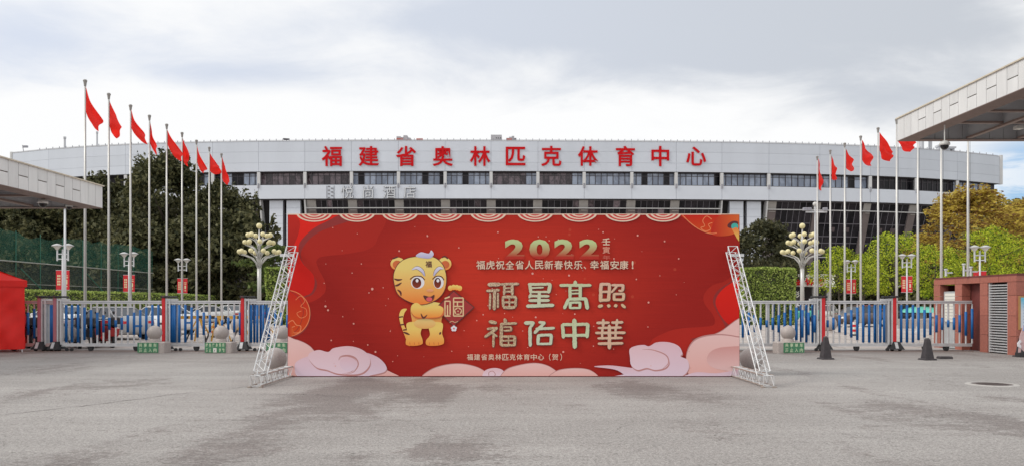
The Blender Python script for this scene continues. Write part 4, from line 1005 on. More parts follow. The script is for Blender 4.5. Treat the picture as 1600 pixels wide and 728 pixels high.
def flag(px, D, quad, seed, lab, back=False):
    """limp cloth flag: quad = hoist top y, hoist bottom y, fly lower tip (dx, y), fly upper tip (dx, y) in photo pixels"""
    R = np.random.RandomState(seed); s = D / F
    x0 = (px - 800) * s; yt, yb, (lx, ly), (ux, uy) = quad
    H = [Vector((.0, 0, EYE + (HY - yt) * s)), Vector((0, 0, EYE + (HY - yb) * s))]
    A = Vector((ux * s, .0, EYE + (HY - uy) * s)); B = Vector((lx * s, 0, EYE + (HY - ly) * s))
    n, m = 22, 12; vs = []; f1 = R.uniform(2.2, 3.2); p1 = R.uniform(0, 6)
    for j in range(m + 1):
        v = j / m
        for i in range(n + 1):
            u = i / n
            top = H[0].lerp(A, u); bot = H[1].lerp(B, u)
            top.z -= .10 * math.sin(math.pi * u); bot.z -= .16 * math.sin(math.pi * u)
            bot.x -= .05 * math.sin(math.pi * u)
            p = top.lerp(bot, v)
            w_ = min(1, u * 2.2)
            p.y += w_ * (.12 * math.sin(v * 2 * math.pi * f1 / 2.2 + p1 + u * 2.5) + .09 * math.sin(u * 6 + p1 * 2 + v * 3) + .5 * u * (1 if not back else -1) * .6)
            p.x += w_ * .025 * math.sin(v * 7 + p1)
            vs.append(tuple(p))
    fs = [(j * (n + 1) + i, (j + 1) * (n + 1) + i, (j + 1) * (n + 1) + i + 1, j * (n + 1) + i + 1) for j in range(m) for i in range(n)]
    o = MB().add(vs, fs).build('flag', flag_red, None, True, label=lab, cat='flag', group='plain red flags on the flagpoles')
    zc2 = EYE + (HY - yt) * s
    o.location = (x0 + (.06 if ux + lx > 0 else -.06), D - .05, zc2)
    for v_ in o.data.vertices: v_.co.z -= zc2
    return o
LP = [(133, 125, (136, 172, (15, 204), (21, 186))), (170, 146, (158, 196, (7.5, 216), (14, 197))), (204, 164, (172, 200, (22, 225), (15, 205))), (233.5, 180, (190, 214, (5, 241), (6, 222))),
      (260.5, 194, (203, 226, (18, 251), (22, 240))), (284.5, 207, (216, 240, (4, 259), (9, 243))), (307, 219, (228, 250, (8, 270), (13, 263))), (327, 230, (239, 268, (16, 270), (12, 259))), (346, 240, (245, 272, (7, 289), (9, 275)))]
RP = [(1277, 244.3, (248, 289, (8, 297), (9, 276))), (1297.3, 234.6, (243, 276, (10, 280), (10, 262))), (1319.8, 223.6, (233, 263, (15.5, 266), (14, 250))), (1344.8, 212.5, (219, 250, (19, 258), (19, 240))), (1372, 199.6, (207, 235, (20, 252), (27, 236))),
      (1401, 186, (196, 222, (25, 236), (33, 222))), (1434, 170.5, (184, 212, (20, 228), (26, 210))), (1470.7, 153, (166, 196, (22, 214), (28, 196))), (1512.5, 132.5, (150, 185, (24, 206), (32, 186)))]
for i, (px, yt, qd) in enumerate(LP):
    t, D = flagpole(px, yt, 'nearest and leftmost flagpole of the left row' if i == 0 else 'farthest and rightmost flagpole of the left row' if i == 8 else '%s flagpole from the left in the left row' % ORD[i])
    flag(px, D, qd, i + 1, 'limp red flag on the %s flagpole from the left in the left row' % ORD[i])
for i, (px, yt, qd) in enumerate(RP):
    lab = '%s flagpole from the left in the right row' % ORD[i]
    if i > 4: lab = '%s flagpole from the left in the right row, its top behind the canopy' % ORD[i]
    t, D = flagpole(px, yt, lab)
    if i < 6: flag(px, D, qd, i + 20, 'limp red flag on the %s flagpole from the left in the right row' % ORD[i])
# ================================================================== ENTRANCE CANOPIES
def canopy(sx, X, zb, H, lab, y0=15.0, y1=36.4, xw=9.0):
    """flat roof with a panelled fascia; sx = side, X = inner face"""
    t = thing('entrance_canopy', lab, 'canopy', (sx * X, y1, 0))
    xi, xo = 0, sx * xw; Ln = y1 - y0
    def bx(xa, xb, ya, yb, za, zb_, m, nm, ch=False):
        a, b = sorted((xa, xb)); return MB().box(a, b, -yb, -ya, za, zb_).build(nm, m, t)
    # local y runs from 0 (rear edge) to -Ln (front edge)
    bx(sx * .04, sx * .30, 0.04, Ln, zb + .02, zb + H - .02, canopy_joint, 'fascia_frame')
    bx(sx * .30, xo, .04, .3, zb + .02, zb + H - .02, canopy_joint, 'fascia_frame')
    pw = .62; n = int(Ln / pw)
    for k in range(n):
        ya, yb = k * pw + .012, (k + 1) * pw - .012
        if k >= 3 and (k % 2 == (1 if sx < 0 else 1)) :
            zs = zb + H * .52
            bx(0, sx * .039, ya, yb, zb, zs - .02, canopy_panel, 'panel'); bx(0, sx * .039, ya, yb, zs + .02, zb + H, canopy_panel, 'panel')
        else: bx(0, sx * .039, ya, yb, zb, zb + H, canopy_panel, 'panel')
    for k in range(int(xw / pw)):
        a, b = sx * (.31 + k * pw), sx * (.31 + (k + 1) * pw - .02)
        bx(a, b, .301, .33, zb + .02, zb + H - .1, canopy_grey, 'rear_panel'); bx(a, b, 0.0, .039, zb, zb + H, canopy_panel, 'panel')
    bx(-sx * .06, xo, -.06, Ln, zb + H + .001, zb + H + .05, trim_cream, 'coping')
    bx(sx * .3, xo, .3, Ln, zb + H - .12, zb + H, canopy_grey, 'deck')
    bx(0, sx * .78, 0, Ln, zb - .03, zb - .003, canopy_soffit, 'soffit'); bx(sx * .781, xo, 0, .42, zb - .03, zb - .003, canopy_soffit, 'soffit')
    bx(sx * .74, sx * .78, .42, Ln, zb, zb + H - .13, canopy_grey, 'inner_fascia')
    y = 2.9
    while y < Ln: bx(sx * .79, xo, y, y + .16, zb + .12, zb + .2, canopy_beam, 'cross_beam'); bx(sx * .79, xo, y + .05, y + .11, zb + .2, zb + H - .13, canopy_grey, 'cross_beam_web'); y += 2.0
    for x in (2.9, 5.2, 7.5):
        bx(sx * x, sx * (x + .2), .43, Ln, zb + .01, zb + .09, canopy_beam, 'long_beam'); bx(sx * (x + .07), sx * (x + .13), .43, Ln, zb + .09, zb + H - .13, canopy_grey, 'long_beam_web')
    for x, y in ((3.9, 2.2), (3.9, 5.4), (6.2, 3.6), (6.2, 7), (1.9, 8)): bx(sx * x, sx * (x + .3), y, y + .3, zb + .02, zb + .16, camera_white, 'ceiling_lamp')
    for y in (4.0, 12.5, 20): bx(sx * 5.9, sx * 6.4, y, y + .5, 0, zb - .002, canopy_panel, 'column')
    return t
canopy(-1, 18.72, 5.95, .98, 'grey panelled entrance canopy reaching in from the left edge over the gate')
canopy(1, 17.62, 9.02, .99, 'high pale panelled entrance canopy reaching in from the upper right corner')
def dome(px, py, D, s, ztop, lab, off=0):
    x, y, z_ = at(px, py, D)
    t = thing('dome_camera', lab, 'camera', (x, y, z_), group='dome cameras under the canopies')
    MB().tube([(0, 0, .1), (0, 0, ztop - z_)], .025, 8).build('stem', camera_white, t)
    MB().lathe([(.04 * s, .22 * s), (.14 * s, .19 * s), (.27 * s, .10 * s), (.30 * s, -.02 * s), (.26 * s, -.06 * s), (.001, -.06 * s)][::-1], n=20).build('housing', camera_white, t, True)
    MB().lathe([(.23 * s, -.05 * s), (.22 * s, -.16 * s), (.16 * s, -.26 * s), (.07 * s, -.31 * s), (.001, -.32 * s)][::-1], n=20).build('dome', camera_black, t, True)
dome(1476, 226, 33, .72, 9.0, 'white dome camera with black eye hanging under the right canopy')
dome(67, 317, 33, .68, 5.93, 'larger white dome camera under the left canopy nearest the left edge')
dome(108, 322.5, 35.2, .5, 5.93, 'smaller dark dome camera under the left canopy near its corner')
# ================================================================== GATEHOUSE
BXX, BY0, BY1, BH = 15.6, 24.6, 29.4, 2.47
t = gh = thing('gatehouse', 'low red granite gatehouse with louvres and a door at the right end of the gate', 'building', (BXX, BY0, 0))
def yv(px): return BXX * F / (px - 800) - BY0
def wall(pa, pb, z0, z1, m, nm, dx0=0, dx1=.30, par=None):
    ya, yb = sorted((yv(pa), yv(pb))); return MB().box(dx0, dx1, ya + .004, yb - .004, z0, z1).build(nm, m, par or gh)
for pa, pb in ((1459, 1469), (1492, 1503), (1531, 1543), (1574, 1588.2)):
    for z0, z1 in ((.0, .58), (.59, 1.22), (1.23, 1.86), (1.87, 2.28)): wall(pa, pb, z0, z1, red_granite, 'stone_panel')
for pa, pb in ((1459, 1492), (1492.3, 1531), (1531.3, 1560), (1560.3, 1588.2)): wall(pa, pb, 2.29, BH, red_granite, 'stone_panel', 0)
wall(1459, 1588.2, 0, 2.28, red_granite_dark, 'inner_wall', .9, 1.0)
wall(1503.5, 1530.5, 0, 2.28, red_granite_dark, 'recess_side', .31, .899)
MB().box(.02, 4.5, .02, BY1 - BY0, BH + .001, BH + .07).build('roof', red_granite_dark, gh)
MB().box(1.0, 4.5, .3, BY1 - BY0 - .3, 0, 2.4).build('core', red_granite_dark, gh)
MB().box(.305, .9, BY1 - BY0 - .29, BY1 - BY0 + .001, 0, 2.28).build('rear_wall', red_granite_dark, gh)
d = wall(1469.6, 1491.4, .02, 2.04, door_grey, 'door', .12, .18)
ya, yb = sorted((yv(1471.8), yv(1489.5))); 
for k in range(9): MB().box(.095, .119, ya + .02, yb - .02, .95 + k * .115, 1.05 + k * .115).build('slat', door_white, d)
MB().box(.10, .119, ya, yb, .12, .88).build('lower_panel', door_grey, d); MB().tube([(.06, yb - .1, 1.0), (.06, yb - .1, .86)], .012, 6).build('handle', chrome, d)
ya, yb = sorted((yv(1543.3), yv(1573.7)))
lv = MB(); 
for y in (ya, yb - .05): lv.box(.03, .12, y, y + .05, .02, 2.27)
lv.build('louvre_frame', silver, gh)
wall(1544, 1573, .02, 2.27, black_hole, 'louvre_back', .22, .26)
for k in range(26):
    z0 = .04 + k * .0855; MB().hexa([(.035, ya + .05, z0), (.12, ya + .05, z0 + .03), (.12, yb - .05, z0 + .03), (.035, yb - .05, z0), (.035, ya + .05, z0 + .035), (.12, ya + .05, z0 + .05), (.12, yb - .05, z0 + .05), (.035, yb - .05, z0 + .035)]).build('slat', silver, gh)
# end wall facing the camera: dark recess with a notice board
MB().box(.305, 4.5, .0, .29, 1.86, 2.285).build('end_lintel', red_granite_dark, gh)
MB().box(.305, 4.5, .10, .29, 0, 1.858).build('end_wall', mat('olive_wall', (.085, .08, .055), .7), gh)
nb = thing('notice_board', 'blue and white printed notice board in a wooden frame on the end of the gatehouse', 'notice board', (BXX + .06, BY0 - .02, 0))
MB().box(0, 1.5, 0, .045, .80, 1.84).build('frame', mat('board_wood', (.42, .24, .09), .5), nb)
MB().box(.05, 1.45, -.01, -.001, .85, 1.79).build('sheet', P('notice_print', (.62, .70, .78), (.16, .52, .72), lo=.55, hi=.95), nb)
ln = MB()
for k in range(8): ln.box(.12, 1.3, -.014, -.0105, .93 + k * .095, .94 + k * .095)
ln.build('text_lines', mat('notice_ink', (.12, .2, .4), .5), nb)['kind'] = 'stuff'
# small fittings on the gatehouse roof
for k, (px, zt, lab) in enumerate(((1478, .20, 'short white pipe bend on the gatehouse roof above the door'), (1506, .38, 'small white capped post on the gatehouse roof'), (1517, .28, 'thin white post of the low rail on the gatehouse roof'))):
    x = BXX + .6; D_ = 27.2; t = thing('roof_post', lab, 'post', ((px - 800) / F * D_, D_, BH + .07))
    MB().tube([(0, 0, 0), (0, 0, zt)], .035, 8).build('post', metal_white, t); MB().tube([(0, 0, zt), (0, 0, zt + .05)], .06, 8).build('cap', metal_white, t)
    MB().box(.03, .22, -.02, .02, zt * .45, zt * .45 + .05).build('arm', metal_white, t)
# cartoon-free cut-out stand at the right edge
t = thing('standing_sign', 'white and pink cut-out sign standing at the right edge by the notice board', 'sign', (797.5 / F * 23.9, 23.9, 0))
MB().prism([(-.12, .14), (.3, .14), (.3, .95), (.02, .95), (-.02, .8), (-.08, .62)], -.01, .01).build('cut_out', mat('sign_pink', (.62, .42, .42), .5), t)
MB().prism([(-.16, .32), (-.06, .26), (-.05, .34), (-.10, .40), (-.04, .46), (-.08, .52), (-.17, .42)], -.03, -.012).build('white_shape', eye_w, t)
MB().prism([(-.0, .80), (.3, .70), (.3, .98), (.03, .95)], -.03, -.012).build('blue_shape', mat('sign_blue', (.25, .4, .7), .5), t)
MB().box(-.15, .3, -.12, .12, 0, .13).build('base', timber_dark, t)
# ================================================================== LAMPS
def twin_lamp():
    t = thing('street_lamp', 'x', 'street lamp', group='white twin headed street lamps')
    MB().tube([(0, 0, 0), (0, 0, 4.9)], [.07, .05], 10).build('pole', metal_white, t, True)
    f = MB()
    for z0 in (4.28, 4.58): f.box(-.33, .33, -.03, .03, z0, z0 + .06)
    for x in (-.33, .33): f.box(x - .035, x + .035, -.035, .035, 4.2, 4.86)
    f.build('bracket', metal_white, t)
    for x in (-.34, .34):
        h = MB().lathe([(.30, 5.08), (.33, 5.10), (.24, 5.16), (.10, 5.22), (.001, 5.24)], (x, 0, 0), 18).build('lamp_head', mat('lamp_head_grey', (.5, .5, .5), .35) if 'lamp_head_grey' not in MATS else MATS['lamp_head_grey'], t, True)
        MB().lathe([(.05, 4.86), (.10, 4.92), (.22, 5.06), (.295, 5.085), (.001, 5.086)], (x, 0, 0), 18).build('diffuser', mat('lamp_diffuser', (.68, .66, .62), .4) if 'lamp_diffuser' not in MATS else MATS['lamp_diffuser'], h, True)
    for s_ in (-1, 1):
        xa, xb = sorted((s_ * .06, s_ * .40)); bn = MB().box(xa, xb, -.012, .012, 2.45, 3.62).build('banner', banner_red, t)
        pk = MB()
        if s_ < 0:
            for r_ in range(4):
                for c_ in range(2): pk.box(xa + .08 + c_ * .11, xa + .16 + c_ * .11, -.018, -.0125, 2.72 + r_ * .17, 2.84 + r_ * .17)
        else:
            for z0, hh, w_ in ((3.28, .04, .2), (3.16, .05, .2), (2.78, .28, .12), (2.62, .06, .14)): pk.box(xa + .17 - w_ / 2, xa + .17 + w_ / 2, -.018, -.0125, z0, z0 + hh)
        pk.build('printed_marks', gold_print, bn)['kind'] = 'stuff'
        for z0 in (2.42, 3.62): MB().box(min(0, s_ * .42), max(0, s_ * .42), -.014, .014, z0, z0 + .025).build('banner_rod', metal_white, t)
    return t
proto = twin_lamp(); first = True
for px, ytop, lab in ((98, 381.5, 'nearest twin headed lamp with red banners at the left, by the green netting'), (201.5, 394.5, 'second twin headed lamp from the left, behind the third left flagpole'), (285, 404, 'third twin headed lamp from the left, behind the sixth left flagpole'),
                      (1330, 406.5, 'leftmost twin headed lamp on the right side among bright green trees'), (1417, 397.5, 'middle twin headed lamp on the right side with red banners'), (1531, 384, 'twin headed lamp rising behind the gatehouse')):
    D = F * (5.2 - EYE) / (HY - ytop); o = proto if first else dup(proto); first = False
    o.location = ((px - 800) / F * D, D, 0); o['label'] = lab
def mast_small(px, ytop, D, lab, r=.09, h=None, arm=False, c=None):
    x, y, z_ = at(px, ytop, D); t = thing('camera_mast' if not arm else 'lamp_mast', lab, 'mast', (x, y, 0))
    MB().tube([(0, 0, 0), (0, 0, z_)], [r, r * .6], 8).build('pole', metal_white, t, True)
    return t, z_
t, z_ = mast_small(101.5, 326, 47, 'tall thin white mast standing just behind the nearest left street lamp'); MB().box(-.1, .1, -.1, .1, z_, z_ + .1).build('cap', metal_white, t)
t, z_ = mast_small(1273.5, 317, 60, 'white mast with a floodlight crossbar beside the first right flagpole', .075)
MB().box(-.7, .9, -.04, .04, z_ - .75, z_ - .62).build('crossbar', metal_white, t)
for x in (-.75, -.45, .75): MB().bbox(x - .16, x + .16, -.15, .15, z_ - .6, z_ - .38, .03).build('floodlight', frame_grey, t)
MB().ball((0, 0, z_ - .1), .17, 12, 8).build('camera', camera_white, t, True)
# lamps with three tiers of cream globes
def globe_lamp():
    t = thing('globe_lamp', 'x', 'street lamp', group='tall lamps with tiers of cream globes')
    MB().tube([(0, 0, 0), (0, 0, 3.0), (0, 0, 4.9)], [.19, .16, .17], 14).build('pole', pole_metal, t, True)
    MB().tube([(0, 0, 4.9), (0, 0, 5.6), (0, 0, 7.9)], [.16, .11, .05], 12).build('upper_pole', pole_metal, t, True)
    MB().lathe([(.30, 0), (.30, .3), (.2, .45), (.19, .6)], n=14).build('base', pole_metal, t)
    for tier, (n, R_, zb_, zt_, gr, ph) in enumerate(((10, 1.60, 4.4, 5.72, .205, .2), (8, 1.14, 5.2, 6.50, .205, .35), (6, .92, 6.0, 7.12, .205, .1))):
        for k in range(n):
            a = ph + 2 * math.pi * k / n; c, s_ = math.cos(a), math.sin(a)
            pts = [(c * q * R_, s_ * q * R_, zb_ + (zt_ - zb_) * zz) for q, zz in ((.06, 0), (.16, .45), (.40, .78), (.75, .93), (1.0, 1.0))]
            MB().tube(pts, [.05, .045, .04, .035, .03], 6).build('arm', pole_metal, t, True)
            g = MB().ball((c * R_, s_ * R_, zt_ + .22), gr, 14, 9).build('globe', globe_cream, t, True)
    MB().ball((0, 0, 8.1), .24, 16, 10).build('globe', globe_cream, t, True)
    return t
g = globe_lamp(); D = F * (8.35 - EYE) / (HY - 348.5)
g.location = ((405 - 800) / F * D, D, 0); g['label'] = 'three tiered lamp with cream globes left of the red board'
g2 = dup(g, ((1253.5 - 800) / F * D, D, 0), .25, 'three tiered lamp with cream globes right of the red board')

# ================================================================== VEGETATION
def leaves(rng, cl, dens, size, elong=1.0, droop=0, inner=.25, tilt=None):
    """small two-triangle leaf clusters spread over and through a set of ellipsoid clumps"""
    P_, S_ = [], []
    for (x, y, z_, rx, ry, rz) in cl:
        n = int(dens * (rx * ry + ry * rz + rx * rz) * 4.2)
        d = rng.normal(size=(n, 3)); d /= np.linalg.norm(d, axis=1)[:, None]
        k = np.where(rng.random(n) < inner, rng.random(n) ** .5, 1 - np.abs(rng.normal(0, .10, n)))
        k *= 1 + .22 * np.sin(d[:, 0] * 6 + x * 3) * np.cos(d[:, 2] * 7 + z_ * 3)
        k = np.where(rng.random(n) < .07, k * rng.uniform(1.0, 1.35, n), k)
        P_.append(np.stack([x + d[:, 0] * rx * k, y + d[:, 1] * ry * k, z_ + d[:, 2] * rz * k], 1)); S_.append(rng.uniform(.6, 1.35, n) * size)
    p = np.concatenate(P_); s_ = np.concatenate(S_); n = len(p)
    a = rng.normal(size=(n, 3)); 
    if tilt is not None: a[:, 2] *= tilt
    a /= np.linalg.norm(a, axis=1)[:, None]; b = rng.normal(size=(n, 3)); b -= (a * b).sum(1)[:, None] * a; b /= np.linalg.norm(b, axis=1)[:, None]
    c = np.cross(a, b)
    a *= s_[:, None] * elong; b *= (s_ * .55)[:, None]; c *= (s_ * .22)[:, None]
    V = np.stack([p - a, p + b + c, p + a, p - b + c], 1).reshape(-1, 3)
    return V
def leafmesh(name, V, m):
    n = len(V) // 4; me = bpy.data.meshes.new(name); me.vertices.add(len(V)); me.vertices.foreach_set('co', V.astype(np.float32).ravel())
    me.loops.add(n * 4); me.loops.foreach_set('vertex_index', np.arange(n * 4, dtype=np.int32))
    me.polygons.add(n); me.polygons.foreach_set('loop_start', np.arange(0, n * 4, 4, dtype=np.int32)); me.polygons.foreach_set('loop_total', np.full(n, 4, dtype=np.int32))
    me.materials.append(m); me.update(); me.validate(); return me
def crown_clumps(rng, R_, H, z0, n, r0=.28, spread=1.0, cone_=0):
    """clumps scattered on a crown envelope of radius R_, from z0 up by H"""
    out = []
    for i in range(n):
        t = rng.random() ** .8; a = rng.random() * 2 * math.pi
        prof = math.sin(math.pi * (.12 + .80 * t) ** .9) if not cone_ else (1 - t) ** .7
        rr = R_ * prof * (.55 + .45 * rng.random()) * spread
        q = R_ * r0 * rng.uniform(.7, 1.25)
        out.append((rr * math.cos(a), rr * math.sin(a), z0 + H * t * .93, q, q, q * .75))
    return out
def tree(nm, lab, px, D, R_, top, z0, m, seed, n=34, dens=9, size=.26, r0=.28, group=None, cone_=0, spikes=0, elong=1, trunk=.25, tilt=None, copies=(), inner=.25, flat=None):
    rng = np.random.default_rng(seed); H = top - z0
    cl = crown_clumps(rng, R_, H, z0, n, r0, 1.0, cone_)
    cl.append((0, 0, z0 + H * .42, R_ * .5, R_ * .5, H * .34))
    for k in range(spikes):
        a = rng.random() * 6.28; q = R_ * rng.random() * .8; zt = z0 + H * (1.0 + .05 * rng.random()) - q * .45
        for j in range(4): cl.append((q * math.cos(a), q * math.sin(a), zt - 1.9 + j * .62, .75 - j * .16, .75 - j * .16, .55))
    if flat: cl = [(a, b, c, d * 1.25, e * 1.25, f * flat) for a, b, c, d, e, f in cl]
    V = leaves(rng, cl, dens, size, elong, inner=inner, tilt=tilt)
    t = thing(nm, lab, 'tree', ((px - 800) / F * D, D, 0), group=group)
    mb = MB(); mb.tube([(0, 0, 0), (.1, 0, z0 * .5), (0, .05, z0 + H * .35), (.05, 0, z0 + H * .8)], [trunk, trunk * .8, trunk * .5, trunk * .12], 9)
    mb.build('trunk', bark, t, True)
    for k in range(7):
        a = k * 2.4 + seed; q = R_ * .75; zz = z0 * .8 + H * (.05 + .07 * k)
        MB().tube([(0, 0, zz), (q * .4 * math.cos(a), q * .4 * math.sin(a), zz + H * .12), (q * math.cos(a), q * math.sin(a), zz + H * .22)], [trunk * .4, trunk * .25, trunk * .06], 6).build('limb', bark, t, True)
    link('crown', leafmesh('crown', V, m), t)
    for (l2, px2, D2, rz, sc) in copies: dup(t, ((px2 - 800) / F * D2, D2, 0), rz, l2, scale=sc)
    return t
G1 = 'dark evergreen trees at the left'
tree('evergreen_tree', 'tallest dark evergreen tree behind the fifth and sixth left flagpoles', 262, 84, 5.9, 17.3, 2.2, leaf_dark, 3, n=120, dens=10, size=.23, r0=.19, group=G1, spikes=14, trunk=.45,
     copies=[('dark evergreen tree behind the ninth left flagpole, sloping down to the globe lamp', 343, 86, 1.9, .84), ('dark evergreen tree between the third and fourth left flagpoles', 208, 88, 3.6, .88)])
tree('evergreen_tree', 'dark broad evergreen tree behind the second left flagpole', 150, 86, 6.0, 15.2, 1.5, leaf_dark, 5, n=110, dens=10, size=.23, r0=.20, group=G1, spikes=16, trunk=.45,
     copies=[('dark broad evergreen tree above the green netting under the left canopy', 88, 84, 2.2, .93), ('dark broad evergreen tree at the left edge under the canopy', 22, 82, 4.0, .9), ('dark evergreen tree outside the left edge behind the red tent', -52, 84, .8, .92)])
tree('evergreen_tree', 'lower dark evergreen tree just left of the globe lamp and white stair tower', 388, 83, 3.9, 11.2, .6, leaf_dark, 8, n=46, dens=8.5, size=.30, r0=.28, group=G1, spikes=6, trunk=.3,
     copies=[('dark bushy tree low behind the sixth and seventh left flagpoles', 300, 80, 1.2, .92), ('dark bushy tree low behind the third left flagpole', 205, 78, 2.9, .90), ('dark bushy tree low behind the netting at the second left flagpole', 150, 80, 4.1, .86), ('dark bushy tree low behind the netting by the left edge', 40, 79, 5.1, .88)])
tree('small_tree', 'small mid green tree with spreading layers under the left globe lamp', 428, 74, 2.9, 7.4, 2.4, leafmat('leaf_layered', (.05, .08, .02), (.15, .19, .05)), 12, n=26, dens=9, size=.2, r0=.3, trunk=.14, flat=.45)
tree('round_tree', 'round dark olive tree right of the board below the white stair tower', 1192, 84, 3.9, 10.3, 2.0, leaf_round, 21, n=54, dens=11, size=.22, r0=.27, group='dark round trees right of the board', trunk=.3,
     copies=[('lower dark round tree just left of the right globe lamp', 1228, 90, 2.2, .72)])
G2 = 'bright green trees at the right'
tree('bright_tree', 'bright yellow green tree behind the first and second right flagpoles', 1310, 72, 2.45, 6.7, 2.6, leaf_bright, 31, n=54, dens=26, size=.09, r0=.21, inner=.12, group=G2, trunk=.12,
     copies=[('bright green tree behind the third right flagpole', 1350, 74, 1.3, .92)])
tree('bright_tree', 'tallest bright green tree behind the fifth and sixth right flagpoles', 1398, 66, 2.7, 7.95, 2.5, leaf_bright, 33, n=68, dens=24, size=.095, r0=.19, inner=.12, group=G2, trunk=.14,
     copies=[('bright green tree behind the gatehouse at the right edge', 1545, 62, 2.3, 1.0), ('bright green tree half outside the right edge', 1606, 64, 4.3, .95), ('bright green tree just left of the gatehouse behind the seventh right flagpole', 1462, 62, 1.1, .82), ('small bright green tree above the gatehouse door', 1500, 66, 5.0, .70)])
tree('copper_tree', 'large copper and gold leaved tree behind the last right flagpoles', 1518, 76, 6.0, 12.8, 3.4, leaf_gold, 41, n=130, dens=10, size=.15, r0=.15, group='copper trees at the right edge', elong=1.2, trunk=.3, tilt=.35, flat=.42, spikes=22, inner=.15,
     copies=[('large copper and gold leaved tree at the right edge', 1622, 80, 2.0, .98)])
tree('olive_tree', 'dull olive tree behind the copper tree at the right edge', 1590, 92, 6.0, 13.2, 2.5, leaf_olive, 43, n=60, dens=6, size=.3, r0=.26, trunk=.35)
tree('olive_tree', 'dark olive tree low behind the bright trees left of the gatehouse', 1450, 92, 5.2, 9.5, .8, leaf_dark, 45, n=50, dens=6.5, size=.32, r0=.27, trunk=.3,
     copies=[('dark olive tree low behind the third right flagpole', 1335, 96, 1.7, .8), ('dark olive tree low behind the copper tree', 1530, 94, 3.0, 1.0)])
# clipped hedges
def hedge(nm, lab, x0, x1, y0, y1, z0, h, dens, size, seed, m=leaf_hedge):
    rng = np.random.default_rng(seed); cx_, cy_ = (x0 + x1) / 2, (y0 + y1) / 2
    t = thing(nm, lab, 'hedge', (cx_, cy_, 0)); w, d = (x1 - x0), (y1 - y0)
    MB().box(-w / 2 + .12, w / 2 - .12, -d / 2 + .12, d / 2 - .12, 0, h - .12).build('inner_twigs', mat('twig_dark', (.05, .06, .025), .9, var=.4) if 'twig_dark' not in MATS else MATS['twig_dark'], t)
    P_ = []
    for fx, A in (('x0', d * h), ('x1', d * h), ('y0', w * h), ('y1', w * h), ('z', w * d)):
        n = int(A * dens); u, v, q = rng.random(n), rng.random(n), np.abs(rng.normal(0, .07, n))
        wob = .05 * np.sin(u * w * 2.3 + v * 5) + .04 * np.sin(v * h * 3 + u * 7)
        q = q + wob
        if fx == 'x0': p = np.stack([-w / 2 + q, (u - .5) * d, v * h], 1)
        elif fx == 'x1': p = np.stack([w / 2 - q, (u - .5) * d, v * h], 1)
        elif fx == 'y0': p = np.stack([(u - .5) * w, -d / 2 + q, v * h], 1)
        elif fx == 'y1': p = np.stack([(u - .5) * w, d / 2 - q, v * h], 1)
        else: p = np.stack([(u - .5) * w, (v - .5) * d, h - q], 1)
        P_.append(p)
    p = np.concatenate(P_); n = len(p); s_ = rng.uniform(.6, 1.3, n) * size
    a = rng.normal(size=(n, 3)); a /= np.linalg.norm(a, axis=1)[:, None]; b = rng.normal(size=(n, 3)); b -= (a * b).sum(1)[:, None] * a; b /= np.linalg.norm(b, axis=1)[:, None]
    a *= s_[:, None]; b *= (s_ * .6)[:, None]
    V = np.stack([p - a, p + b, p + a, p - b], 1).reshape(-1, 3)
    o = link('leaves', leafmesh('leaves', V, m), t); return t
hedge('clipped_hedge', 'long low clipped hedge below the green netting behind the left gate', -31.2, -29.6, 46, 82, 0, 2.46, 85, .085, 51)
hedge('clipped_hedge', 'tall square clipped hedge between the left globe lamp and the board', -18.6, -15.6, 60, 63, 0, 4.35, 200, .09, 52)
hedge('clipped_hedge', 'tall square clipped hedge between the board and the right globe lamp', 17.4, 21.4, 60, 63, 0, 4.3, 200, .09, 53)
# ================================================================== NETTING FENCE
def netmat(name, c, alpha, sc):
    m, b, o = newmat(name); b.inputs['Roughness'].default_value = .7; b.inputs['Base Color'].default_value = (*c, 1)
    tr = N('ShaderNodeBsdfTransparent'); mx = N('ShaderNodeMixShader')
    f = MA('ADD', MA('MULTIPLY', RAMP(NOISE(OC((1, .4, 1)), .5, 4), [(.3, 0.0), (.7, 1.0)]), .18), alpha - .09)
    L(f, mx.inputs[0]); L(tr.outputs[0], mx.inputs[1]); L(b.outputs[0], mx.inputs[2]); L(mx.outputs[0], o.inputs[0]); return m
net_hi = netmat('green_net', (.012, .10, .065), .45, 9); net_lo = netmat('dark_net', (.035, .06, .055), .45, 9)
t = thing('netting_fence', 'tall green sports netting on green posts above the hedge at the left', 'fence', (-32.5, 44, 0))
ys = np.arange(0, 29, 2.7)
mb = MB(); vs = []; n = 56
for i in range(n + 1):
    y = 28 * i / n; sag = .28 * math.sin(y / 2.7 * math.pi) ** 2 * (.5 + .5 * math.sin(y * .7 + 1)) + (.5 if y < 6 else .5 * max(0, 1 - abs(y - 11) / 6)) * .8
    vs += [(0, y, 4.35), (.03 * math.sin(y * 3), y, 6.5 - sag + .03 * math.sin(y * 6))]
mb.add(vs, [(2 * i, 2 * i + 1, 2 * i + 3, 2 * i + 2) for i in range(n)]); mb.build('upper_net', net_hi, t)
MB().add([(0, 0, 1.0), (0, 28, 1.0), (0, 28, 4.35), (0, 0, 4.35)], [(0, 1, 2, 3)]).build('lower_net', net_lo, t)
for y in ys:
    y = float(y); MB().tube([(.04, y, 0), (.04, y, 6.35)], .032, 6).build('post', netting_post, t)
for y in (0.5, 8.6, 16.7, 22): MB().tube([(1.4, y + 2.4, 1.2), (.06, y, 3.9)], .035, 6).build('brace', netting_post, t)
for zz, r in ((4.35, .04), (2.9, .02), (1.6, .03)): MB().tube([(.05, 0, zz), (.05, 28, zz)], r, 6).build('rail', mat('net_rail', (.30, .30, .28), .5) if 'net_rail' not in MATS else MATS['net_rail'], t)
